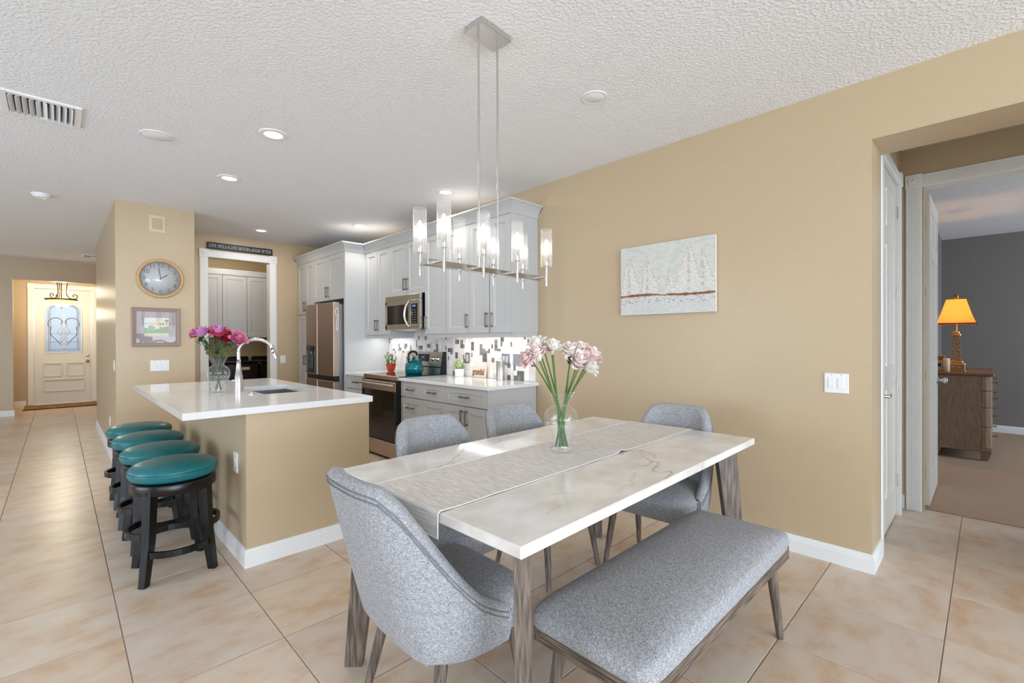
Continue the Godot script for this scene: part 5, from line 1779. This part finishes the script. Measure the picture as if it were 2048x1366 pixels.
func sail_picture() -> ImageTexture:
	var w := 480
	var h := 340
	var im := Image.create(w, h, false, Image.FORMAT_RGB8)
	var n := FastNoiseLite.new()
	n.seed = 12
	n.frequency = 0.02
	n.fractal_octaves = 4
	var band := func(x: float) -> float:   # waterline, in shares from the top
		return 0.725 - 0.012 * sin(x * 6.0) + 0.012 * x
	var sails := [[0.085, 0.12, -0.09, 0.0, 0.70], [0.105, 0.16, 0.01, 0.14, 0.68], [0.30, 0.14, -0.06, -0.005, 0.69], [0.315, 0.22, 0.01, 0.14, 0.70], [0.44, 0.42, -0.03, 0.02, 0.62], [0.545, 0.36, -0.035, -0.005, 0.70], [0.55, 0.33, 0.005, 0.065, 0.69], [0.74, 0.10, -0.15, -0.01, 0.69], [0.755, 0.05, 0.005, 0.14, 0.69], [0.875, 0.16, -0.02, 0.005, 0.66], [0.89, 0.20, 0.01, 0.12, 0.68]]
	for y in h:
		for x in w:
			var u := float(x) / w
			var v := float(y) / h
			var a := n.get_noise_2d(x * 0.8, y * 2.2)
			var b := n.get_noise_2d(x * 2.0 + 500, y * 5.0)
			var c := Color(0.84, 0.835, 0.815).lerp(Color(0.76, 0.80, 0.785), clampf(0.35 + a * 1.6 - v * 0.6, 0, 0.9)).lerp(Color(0.86, 0.80, 0.72), clampf(b * 1.1, 0, 0.6))
			var line: float = band.call(u)
			for s in sails:
				if v > s[1] and v < s[4]:
					var t: float = (v - s[1]) / (s[4] - s[1])
					var l: float = s[0] + s[2] * t
					var r: float = s[0] + s[3] * t
					if u > minf(l, r) and u < maxf(l, r):
						c = Color(0.88, 0.875, 0.86).lerp(Color(0.80, 0.77, 0.73), clampf(0.25 + b * 1.5, 0, 0.7))
					if absf(u - (l if absf(s[2]) > absf(s[3]) else r)) < 0.0035 and b > -0.15:
						c = c.lerp(Color(0.66, 0.57, 0.50), 0.6)
					if absf(u - s[0]) < 0.004 + 0.006 * t and a > -0.1:
						c = c.lerp(Color(0.74, 0.66, 0.58), 0.45)
			if v > line:
				c = Color(0.83, 0.835, 0.825).lerp(Color(0.72, 0.75, 0.75), clampf(b * 1.4, 0, 0.8)).lerp(Color(0.85, 0.79, 0.74), clampf(a * 1.4, 0, 0.5))
				if b > 0.32 and v < line + 0.12:
					c = Color(0.60, 0.61, 0.62)
			if absf(v - line) < 0.016 + 0.010 * n.get_noise_2d(x * 1.2, 900) and not (u > 0.44 and u < 0.52 and v < line):
				c = Color(0.56, 0.36, 0.24)
			im.set_pixel(x, y, c)
	return ImageTexture.create_from_image(im)


func house_picture() -> ImageTexture:
	var w := 160
	var h := 150
	var im := Image.create(w, h, false, Image.FORMAT_RGB8)
	var n := FastNoiseLite.new()
	n.seed = 4
	n.frequency = 0.05
	for y in h:
		for x in w:
			var a := n.get_noise_2d(x, y)
			var c := Color(0.86, 0.86, 0.80).lerp(Color(0.78, 0.80, 0.82), clampf(a + 0.3, 0, 1))
			if x > 70 and y > 25 and y < 105:
				c = Color(0.90, 0.82, 0.66).lerp(Color(0.85, 0.74, 0.58), clampf(a, 0, 1))
			if y > 95 - 0.3 * absf(x - 60.0):
				c = Color(0.42, 0.55, 0.34).lerp(Color(0.60, 0.68, 0.45), clampf(0.5 + a, 0, 1))
			if y > 122:
				c = Color(0.80, 0.76, 0.64)
			if (x - 45) * (x - 45) / 900.0 + (y - 80) * (y - 80) / 700.0 < 0.6 + a:
				c = Color(0.48, 0.58, 0.42).lerp(Color(0.7, 0.72, 0.55), clampf(0.5 + a, 0, 1))
			for e in [[100, 45], [118, 45], [100, 70], [118, 70]]:
				if x > e[0] and x < e[0] + 10 and y > e[1] and y < e[1] + 14:
					c = Color(0.40, 0.42, 0.44)
			if absf(x - 146) < 2 and y > 20 and y < 110:
				c = Color(0.42, 0.34, 0.24)
			if (x - 146) * (x - 146) + (y - 22) * (y - 22) < 150 and a > -0.2:
				c = Color(0.36, 0.46, 0.28)
			im.set_pixel(x, y, c)
	return ImageTexture.create_from_image(im)


func print_face(p: Node, called: String, r: Rect2, z: float, t: Texture2D, rough := 0.6) -> MeshInstance3D:
	var s := Shape.new(true)
	s.quad_uv([V(r.position.x, r.position.y, z), V(r.end.x, r.position.y, z), V(r.end.x, r.end.y, z), V(r.position.x, r.end.y, z)], [Vector2(0, 1), Vector2(1, 1), Vector2(1, 0), Vector2(0, 0)])
	var m := mat(Color(1, 1, 1), rough)
	m.albedo_texture = t
	return part(p, called, s.done(), m)


func make_wall_things():
	# canvas with sailing boats
	var o := thing("sailboat_painting", "unframed canvas painting of white sailing boats on tan wall", "painting", V(XR, 1.494, -2.035), -PI / 2)
	part(o, "canvas", box(V(0, 0, 0.004), V(0.742, 0.528, 0.033), 0.002), mat(Color(0.86, 0.82, 0.76), 0.8))
	print_face(o, "painted_front", Rect2(0.001, 0.001, 0.74, 0.526), 0.0334, sail_picture(), 0.7)
	switch_plate("light_switch", "white double light switch on the tan wall by the opening", V(XR, 1.048, -0.613), -PI / 2, 0.118, 0.114, 2)
	switch_plate("light_switch", "white triple light switch on the column over the island", V(0.78, 1.042, -6.21), 0.0, 0.164, 0.116, 3)
	switch_plate("light_switch", "white single light switch beside the laundry doorway", V(2.385, 1.028, -7.31), 0.0, 0.075, 0.114, 1)
	switch_plate("light_switch", "white switch plate on the hall side of the column", V(0.42, 1.05, -6.36), -PI / 2, 0.075, 0.114, 1)
	var ot := thing("wall_outlet", "white outlet low on the hall side of the column", "outlet", V(0.42, 0.40, -6.95), -PI / 2)
	part(ot, "plate", box(V(-0.038, -0.057, 0), V(0.038, 0.057, 0.006), 0.002), M.white_plastic)
	part(ot, "socket", box(V(-0.016, -0.036, 0.005), V(0.016, 0.036, 0.009), 0.003), M.white_plastic)
	# almond intercom grille
	o = thing("wall_speaker", "almond square speaker grille high on the column", "speaker", V(0.765, 2.558, -6.21))
	part(o, "plate", box(V(-0.07, -0.09, 0), V(0.07, 0.09, 0.006), 0.002), M.almond)
	for k in 12:
		part(o, "grille_slat", box(V(-0.045, -0.058 + 0.0098 * k, 0.006), V(0.045, -0.0525 + 0.0098 * k, 0.010), 0.001), mat(Color(0.76, 0.69, 0.55), 0.5))
	# clock
	o = thing("wall_clock", "round wall clock with light wooden rim on the column", "clock", V(0.79, 1.974, -6.21))
	var out_ := Basis(V(1, 0, 0), V(0, 0, 1), V(0, -1, 0))
	var s := Shape.new()
	s.lathe([Vector2(0.178, 0.0), Vector2(0.207, 0.0), Vector2(0.208, 0.018), Vector2(0.202, 0.028), Vector2(0.19, 0.03), Vector2(0.18, 0.024), Vector2(0.178, 0.012)], 56, Transform3D(out_, Vector3.ZERO))
	part(o, "wooden_rim", s.done(), M.wood_light)
	s = Shape.new()
	s.lathe([Vector2(0.18, 0.004), Vector2(0.18, 0.008), Vector2(0.0, 0.008)], 56, Transform3D(out_, Vector3.ZERO))
	var face := part(o, "dial", s.done(), mat(Color(0.78, 0.79, 0.80), 0.4))
	s = Shape.new()
	s.lathe([Vector2(0.18, 0.016), Vector2(0.18, 0.018), Vector2(0.0, 0.018)], 56, Transform3D(out_, Vector3.ZERO))
	var cg := glass(Color(0.9, 0.92, 0.95, 0.12))
	cg.metallic_specular = 0.7
	part(o, "cover_glass", s.done(), cg)
	for k in 12:
		var a := TAU * (k + 1) / 12
		var t := MeshInstance3D.new()
		t.name = "numeral"
		t.mesh = text_mesh(str(k + 1), 0.04, 0.001, "Droid Sans")
		t.material_override = mat(Color(0.34, 0.34, 0.35), 0.6)
		face.add_child(t, true)
		t.position = V(0.142 * sin(a), 0.142 * cos(a), 0.009)
	part(o, "hour_hand", box(V(-0.004, -0.015, 0.010), V(0.004, 0.075, 0.0115)), M.dark_print, Transform3D(Basis(V(0, 0, 1), -0.95), Vector3.ZERO))
	part(o, "minute_hand", box(V(-0.003, -0.02, 0.012), V(0.003, 0.12, 0.0135)), M.dark_print, Transform3D(Basis(V(0, 0, 1), 0.15), Vector3.ZERO))
	# framed print
	o = thing("framed_print", "small house watercolour in a wide grey-pink frame on column", "picture", V(0.752, 1.453, -6.21))
	s = Shape.new()
	var fr := [[Rect2(-0.208, -0.205, 0.416, 0.41), 0.0], [Rect2(-0.208, -0.205, 0.416, 0.41), 0.02], [Rect2(-0.2, -0.197, 0.4, 0.394), 0.026], [Rect2(-0.175, -0.172, 0.35, 0.344), 0.018], [Rect2(-0.17, -0.167, 0.34, 0.334), 0.02], [Rect2(-0.168, -0.165, 0.336, 0.33), 0.008]]
	for k in fr.size() - 1:
		s.frame(fr[k][0], fr[k][1], fr[k + 1][0], fr[k + 1][1])
	part(o, "frame", s.done(), mat(Color(0.62, 0.53, 0.49), 0.5))
	part(o, "mat_board", box(V(-0.169, -0.166, 0.004), V(0.169, 0.166, 0.0085)), mat(Color(0.64, 0.58, 0.56), 0.8))
	print_face(o, "print", Rect2(-0.105, -0.1, 0.21, 0.2), 0.0092, house_picture())
	var frame_glass := glass(Color(0.9, 0.93, 0.97, 0.03))
	frame_glass.metallic_specular = 0.28
	part(o, "picture_glass", box(V(-0.168, -0.165, 0.012), V(0.168, 0.165, 0.0135)), frame_glass)
	# motto board over the laundry door
	o = thing("motto_sign", "long black sign reading LIVE WELL LOVE MUCH LAUGH OFTEN", "sign", V(1.833, 2.588, -7.31))
	part(o, "board", box(V(-0.406, -0.044, 0.012), V(0.406, 0.044, 0.032), 0.002), mat(Color(0.055, 0.065, 0.075), 0.5))
	var tm := text_mesh("LIVE WELL•LOVE MUCH•LAUGH OFTEN", 0.042, 0.001)
	var sz := tm.get_aabb().size.x
	var lt := MeshInstance3D.new()
	lt.name = "lettering"
	lt.mesh = tm
	lt.material_override = mat(Color(0.78, 0.80, 0.80), 0.6)
	o.add_child(lt)
	lt.position = V(0, -0.001, 0.033)
	lt.scale = V(0.77 / maxf(sz, 0.01), 1, 1)
	for x in [-0.31, 0.31]:
		part(o, "hanger", tube([V(x, 0.04, 0.02), V(x, 0.058, 0.006), V(x, 0.058, 0.0)], 0.004, 6), M.black)


# ---------------------------------------------------------------- small things on the counters
func make_counter_things():
	# kettle
	var o := thing("kettle", "glossy teal kettle with black handle on the range", "kettle", V(2.985, 0.9145, -4.70), 0.3)
	part(o, "kettle_body", lathe([Vector2(0, 0.001), Vector2(0.085, 0.001), Vector2(0.094, 0.008), Vector2(0.105, 0.04), Vector2(0.107, 0.065), Vector2(0.1, 0.1), Vector2(0.082, 0.13), Vector2(0.055, 0.15), Vector2(0.045, 0.153), Vector2(0, 0.153)], 36), M.teal_enamel)
	var lid := part(o, "lid", lathe([Vector2(0.045, 0.153), Vector2(0.044, 0.158), Vector2(0.02, 0.166), Vector2(0, 0.167)], 28), M.teal_enamel)
	part(lid, "lid_knob", lathe([Vector2(0.006, 0.165), Vector2(0.008, 0.175), Vector2(0.014, 0.182), Vector2(0.012, 0.192), Vector2(0, 0.195)], 16), M.black)
	part(o, "spout", tube([V(0.07, 0.1, 0), V(0.10, 0.135, 0), V(0.125, 0.155, 0)], [0.03, 0.022, 0.017], 16), M.teal_enamel)
	part(o, "handle", tube(smooth_path([V(-0.085, 0.125, 0), V(-0.1, 0.18, 0), V(-0.085, 0.235, 0), V(-0.03, 0.258, 0), V(0.03, 0.25, 0), V(0.055, 0.215, 0)]), 0.012, 10, 0.8), M.black)
	part(o, "handle_strap", tube(smooth_path([V(0.055, 0.215, 0), V(0.07, 0.17, 0), V(0.075, 0.125, 0)]), 0.006, 8), M.chrome)
	# red pot
	o = thing("succulent_pot", "small red pot with a green succulent beside the range", "potted plant", V(3.06, 0.905, -5.36))
	part(o, "pot", lathe([Vector2(0, 0.0), Vector2(0.034, 0.0), Vector2(0.05, 0.03), Vector2(0.062, 0.085), Vector2(0.066, 0.10), Vector2(0.061, 0.10), Vector2(0.056, 0.085), Vector2(0.0, 0.082)], 24), M.terracotta)
	for k in 7:
		var a := TAU * k / 7
		var b := V(0.03 * cos(a), 0.08, 0.03 * sin(a))
		var t := b + V(0.035 * cos(a), 0.06 + 0.11 * fmod(k * 0.37, 1.0), 0.035 * sin(a))
		var st := part(o, "stalk", tube([b, b.lerp(t, 0.5) + V(0.004, 0, 0.004), t], [0.008, 0.007, 0.004], 7), M.leaf_pale)
		for q in 5:
			part(st, "leaf", petal(0.022, 0.036, 0.006, 0.004), M.leaf if q % 2 else M.leaf_pale, Transform3D(Basis(Vector3.UP, q * 1.9 + k) * Basis(V(1, 0, 0), 0.8), b.lerp(t, 0.25 + 0.18 * q)))
	# white pot with small flowers
	o = thing("flower_pot", "white pot of tiny pale green flowers before the backsplash", "potted plant", V(3.155, 0.905, -4.06))
	part(o, "pot", lathe([Vector2(0, 0), Vector2(0.046, 0), Vector2(0.05, 0.004), Vector2(0.054, 0.082), Vector2(0.05, 0.084), Vector2(0.046, 0.078), Vector2(0, 0.076)], 28), M.white_plastic)
	var s := Shape.new()
	var s2 := Shape.new()
	var r := RandomNumberGenerator.new()
	r.seed = 6
	for k in 150:
		var d := V(r.randf_range(-1, 1), r.randf_range(-0.55, 1), r.randf_range(-1, 1)).normalized()
		var c := V(0, 0.135, 0) + d * V(0.058, 0.062, 0.058) * r.randf_range(0.72, 1.0)
		if c.x > 0.052:
			c.x = 0.052
		var u := d.cross(V(0.2, 1, 0.1)).normalized()
		var v := d.cross(u)
		for q in 5:
			var a := TAU * q / 5
			var e := (u * cos(a) + v * sin(a)) * 0.010
			var f := (u * cos(a + 0.55) + v * sin(a + 0.55)) * 0.009
			(s if k % 4 else s2).tri(c, c + e + d * 0.003, c + f + d * 0.003)
	var fl := part(o, "blossoms", s.done(), mat(Color(0.88, 0.90, 0.72), 0.7))
	fl.set_meta("kind", "stuff")
	fl = part(o, "foliage", s2.done(), M.leaf_pale)
	fl.set_meta("kind", "stuff")
	part(o, "stems", lathe([Vector2(0.03, 0.075), Vector2(0.044, 0.11), Vector2(0.04, 0.15), Vector2(0, 0.17)], 14), M.leaf_pale)
	# wooden sign
	o = thing("grateful_sign", "small pale wooden sign reading grateful, leaning on the backsplash", "sign", V(3.17, 0.907, -3.875), -PI / 2 + 0.12)
	var lean := Basis(V(1, 0, 0), -0.12)
	part(o, "board", box(V(0, 0, -0.008), V(0.215, 0.122, 0.004), 0.002), mat(Color(0.86, 0.78, 0.70), 0.6), Transform3D(lean, Vector3.ZERO))
	var tm := text_mesh("grateful", 0.06, 0.002, "Droid Serif", true, true)
	var lt := MeshInstance3D.new()
	lt.name = "lettering"
	lt.mesh = tm
	lt.material_override = mat(Color(0.36, 0.22, 0.14), 0.5)
	o.add_child(lt)
	lt.transform = Transform3D(lean, lean * V(0.105, 0.058, 0.006)).scaled_local(V(0.165 / maxf(tm.get_aabb().size.x, 0.01), 1, 1))
	# steel pot
	o = thing("coffee_press", "tall stainless coffee press at the counter's right end", "coffee press", V(3.135, 0.905, -3.375), 0.8)
	part(o, "steel_body", lathe([Vector2(0, 0), Vector2(0.04, 0), Vector2(0.0405, 0.004), Vector2(0.0405, 0.188), Vector2(0.039, 0.19), Vector2(0, 0.192)], 32), M.steel)
	part(o, "lid", lathe([Vector2(0.042, 0.186), Vector2(0.042, 0.196), Vector2(0.03, 0.203), Vector2(0, 0.205)], 28), M.steel)
	part(o, "plunger_knob", lathe([Vector2(0.003, 0.2), Vector2(0.003, 0.212), Vector2(0.011, 0.214), Vector2(0.011, 0.222), Vector2(0, 0.225)], 14), M.chrome)
	part(o, "handle", tube(smooth_path([V(0.038, 0.178, 0), V(0.07, 0.18, 0), V(0.074, 0.1, 0), V(0.07, 0.02, 0), V(0.038, 0.02, 0)]), 0.007, 8), M.steel)
	o = thing("laundry_lamp", "flush white ceiling lamp inside the laundry", "ceiling light", V(2.0, CE, -8.0))
	part(o, "lamp_glass", lathe([Vector2(0, -0.08), Vector2(0.1, -0.07), Vector2(0.15, -0.03), Vector2(0.155, 0.0)], 28), glow(Color(1, 0.97, 0.92), 1.5))
	lamp(o, V(0, -0.13, 0), Color(1, 0.98, 0.95), 0.3, 0.08)
	# laundry: cabinets, washer, dryer
	var list := [[1.22, 1.892], [1.894, 2.248], [2.25, 2.92]]
	for i in 3:
		var w: float = list[i][1] - list[i][0]
		o = thing("laundry_cabinet", ["grey laundry cabinet at the left of the doorway view", "middle grey laundry cabinet seen through the doorway", "grey laundry cabinet at the right of the doorway view"][i], "cabinet", V(list[i][0], 1.36, -8.62), 0.0, "grey cabinets in the laundry")
		part(o, "cabinet_body", box(V(0.001, 0, -0.328), V(w - 0.001, 1.01, -0.001)), M.cabinet)
		if i == 1:
			front(o, "cabinet_door", 0, 0, w, 1.01, null)
		else:
			front(o, "cabinet_door", 0, 0, w / 2, 1.01, null)
			front(o, "cabinet_door", w / 2, 0, w / 2, 1.01, null)
	single("laundry_moulding", box(V(1.22, 2.371, -8.94), V(2.92, 2.465, -8.585), 0.003), M.cabinet, "grey flat moulding on top of the laundry cabinets", "moulding")
	for i in 2:
		o = thing("washing_machine" if i == 0 else "clothes_dryer", ["dark graphite washing machine beneath the laundry cabinets", "dark graphite dryer right of the washing machine"][i], "washer" if i == 0 else "dryer", V([1.655, 2.362][i], 0, -8.92))
		var w := 0.69
		part(o, "cabinet_body", box(V(0, 0.02, 0), V(w, 0.95, 0.62), 0.02), M.washer)
		part(o, "lid", box(V(0.02, 0.95, 0.12), V(w - 0.02, 0.985, 0.64), 0.012), mat(Color(0.06, 0.055, 0.05), 0.12))
		part(o, "control_console", box(V(0.02, 0.95, 0.0), V(w - 0.02, 1.04, 0.12), 0.02), M.washer)
		part(o, "feet", box(V(0.05, 0, 0.05), V(w - 0.05, 0.022, 0.57)), M.black)
		var tg := part(o, "energy_label", box(V(0.44, 0.84, 0.62), V(0.55, 0.885, 0.622)), mat(Color(0.80, 0.68, 0.55), 0.6))
		tag(tg, "small tan paper label")
	# door mat
	var mt := triplanar(mat(Color(1, 1, 1), 1.0), V(6, 6, 6))
	mt.albedo_texture = noise_tex(256, 0.05, [[0.0, Color(0.20, 0.12, 0.05)], [0.42, Color(0.42, 0.27, 0.10)], [0.52, Color(0.72, 0.55, 0.26)], [0.66, Color(0.80, 0.68, 0.42)], [1.0, Color(0.35, 0.22, 0.10)]], 44, 3)
	o = thing("door_mat", "brown and gold patterned mat before the entry door", "rug", V(0.06, 0.0, -13.08))
	part(o, "mat_pile", box(V(-0.54, 0.0005, -0.40), V(0.52, 0.014, 0.40), 0.004), mt)
	for e in [[V(-0.55, 0.0003, 0.39), V(0.53, 0.0145, 0.41)], [V(-0.55, 0.0003, -0.41), V(0.53, 0.0145, -0.39)]]:
		part(o, "mat_border", box(e[0], e[1], 0.002), mat(Color(0.17, 0.10, 0.06), 0.9))


# ---------------------------------------------------------------- bedroom beyond the lobby
func make_bedroom():
	var o := thing("dresser", "brown wooden chest of drawers with bowed front in bedroom", "dresser", V(7.0, 0, 0.0))
	part(o, "case", box(V(0.0, 0.135, -0.445), V(1.2, 0.905, -0.045), 0.003), M.dresser)
	part(o, "dresser_top", box(V(-0.02, 0.905, -0.455), V(1.22, 0.935, 0.05), 0.006), mat(Color(0.46, 0.33, 0.24), 0.3))
	part(o, "plinth", box(V(-0.008, 0.10, -0.45), V(1.208, 0.136, 0.035), 0.006), M.dresser)
	for e in [[0.0, -0.05], [0.0, -0.44], [1.13, -0.05], [1.13, -0.44]]:
		var s := Shape.new()
		var z: float = e[1] + (0.0 if e[1] > -0.2 else 0.0)
		s.hull([V(e[0] + 0.01, 0, z), V(e[0] + 0.05, 0, z), V(e[0] + 0.05, 0, z + 0.05), V(e[0] + 0.01, 0, z + 0.05)], [V(e[0], 0.102, z - 0.005), V(e[0] + 0.075, 0.102, z - 0.005), V(e[0] + 0.075, 0.102, z + 0.08), V(e[0], 0.102, z + 0.08)])
		part(o, "foot", s.done(), M.dresser)
	var ys := [0.138, 0.367, 0.57, 0.748, 0.903]
	for k in 4:
		var s := Shape.new()
		var poly := [Vector2(0.0, -0.044)]
		for i in 13:
			var a := PI * i / 12
			poly.append(Vector2(0.6 - 0.598 * cos(a), -0.01 + 0.05 * pow(sin(a), 0.35)))
		poly.append(Vector2(1.2, -0.044))
		s.prism(poly, ys[k + 1] - ys[k] - 0.006, Transform3D(Basis(V(1, 0, 0), V(0, 0, 1), V(0, -1, 0)), V(0, ys[k + 1] - 0.003, 0)))
		var d := part(o, "drawer", s.done(), M.dresser)
		for x in [0.2, 1.0]:
			part(d, "drawer_knob", tube([V(x, (ys[k] + ys[k + 1]) / 2, 0.035), V(x, (ys[k] + ys[k + 1]) / 2, 0.06), V(x, (ys[k] + ys[k + 1]) / 2, 0.075)], [0.006, 0.006, 0.014], 10), M.gold)
	# lamp
	var p := V(7.3, 0.9355, -0.248)
	o = thing("table_lamp", "lit table lamp with amber shade on the dresser", "lamp", p)
	var fauna := triplanar(mat(Color(1, 1, 1), 0.35), V(5, 5, 5))
	fauna.albedo_texture = noise_tex(256, 0.04, [[0.0, Color(0.30, 0.20, 0.14)], [0.5, Color(0.60, 0.48, 0.36)], [1.0, Color(0.84, 0.74, 0.60)]], 51, 4)
	part(o, "stone_base", box(V(-0.072, 0.012, -0.072), V(0.072, 0.075, 0.072), 0.004), fauna)
	for e in [[V(-0.08, 0, -0.08), V(0.08, 0.014, 0.08)], [V(-0.075, 0.072, -0.075), V(0.075, 0.095, 0.075)], [V(-0.055, 0.095, -0.055), V(0.055, 0.12, 0.055)], [V(-0.036, 0.40, -0.036), V(0.036, 0.425, 0.036)], [V(-0.026, 0.425, -0.026), V(0.026, 0.45, 0.026)]]:
		part(o, "moulding", box(e[0], e[1], 0.004), M.gold)
	var s := Shape.new()
	s.hull([V(-0.042, 0.12, -0.042), V(0.042, 0.12, -0.042), V(0.042, 0.12, 0.042), V(-0.042, 0.12, 0.042)], [V(-0.027, 0.40, -0.027), V(0.027, 0.40, -0.027), V(0.027, 0.40, 0.027), V(-0.027, 0.40, 0.027)])
	part(o, "obelisk_stem", s.done(), fauna)
	part(o, "neck", tube([V(0, 0.45, 0), V(0, 0.83, 0)], 0.008, 10), M.gold)
	part(o, "finial", lathe([Vector2(0.006, 0.815), Vector2(0.02, 0.82), Vector2(0.018, 0.835), Vector2(0.024, 0.86), Vector2(0.012, 0.872), Vector2(0, 0.873)], 14), M.gold)
	var sm := mat(Color(0.86, 0.60, 0.34), 0.8)
	sm.backlight_enabled = true
	sm.backlight = Color(1.0, 0.72, 0.42)
	s = Shape.new()
	var lo := 0.535
	var hi := 0.81
	var sq := func(y: float, r: float): return [V(-r, y, -r * 0.9), V(r, y, -r * 0.9), V(r, y, r * 0.9), V(-r, y, r * 0.9)]
	var levels := []
	for k in 7:
		var t := k / 6.0
		levels.append(sq.call(lerpf(lo, hi, t), lerpf(0.185, 0.09, pow(t, 0.8))))
	for k in 6:
		for i in 4:
			var j := (i + 1) % 4
			s.quad(levels[k][j], levels[k][i], levels[k + 1][i], levels[k + 1][j])
	var shade := part(o, "lamp_shade", s.done(), sm)
	part(shade, "shade_trim", boxes([[V(-0.188, lo - 0.005, -0.17), V(-0.182, lo + 0.008, 0.17)], [V(0.182, lo - 0.005, -0.17), V(0.188, lo + 0.008, 0.17)], [V(-0.182, lo - 0.005, -0.171), V(0.182, lo + 0.008, -0.165)], [V(-0.182, lo - 0.005, 0.165), V(0.182, lo + 0.008, 0.171)]], 0.001), mat(Color(0.40, 0.16, 0.06), 0.7))
	part(o, "bulb", lathe([Vector2(0, 0.60), Vector2(0.02, 0.605), Vector2(0.03, 0.635), Vector2(0.022, 0.67), Vector2(0, 0.685)], 14), glow(Color(1, 0.75, 0.42), 4.0))
	lamp(o, V(0, 0.645, 0), Color(1.0, 0.76, 0.47), 0.30, 0.025)
	# boxes beside the lamp
	o = thing("trinket_box", "small wooden box with dark emblem beside the bedroom lamp", "box", V(7.24, 0.9355, -0.40))
	part(o, "box_body", box(V(-0.06, 0, -0.05), V(0.06, 0.13, 0.055), 0.003), M.wood_light)
	part(o, "box_lid", box(V(-0.065, 0.131, -0.055), V(0.065, 0.175, 0.06), 0.004), mat(Color(0.55, 0.33, 0.18), 0.5))
	part(o, "emblem", box(V(-0.063, 0.05, -0.02), V(-0.0605, 0.09, 0.03), 0.001), mat(Color(0.12, 0.07, 0.05), 0.5))
	single("candle", lathe([Vector2(0, 0), Vector2(0.03, 0), Vector2(0.03, 0.14), Vector2(0.026, 0.145), Vector2(0, 0.143)], 20), mat(Color(0.90, 0.80, 0.66), 0.6), "cream pillar candle between the box and bedroom lamp", "candle", at(V(7.16, 0.9355, -0.325)))


func _ready():
	rng.seed = 20
	set_view()
	make_materials()
	make_room()
	make_doors()
	make_kitchen()
	make_island()
	make_dining()
	make_lamps()
	make_wall_things()
	make_bedroom()
	make_flowers()
	make_counter_things()
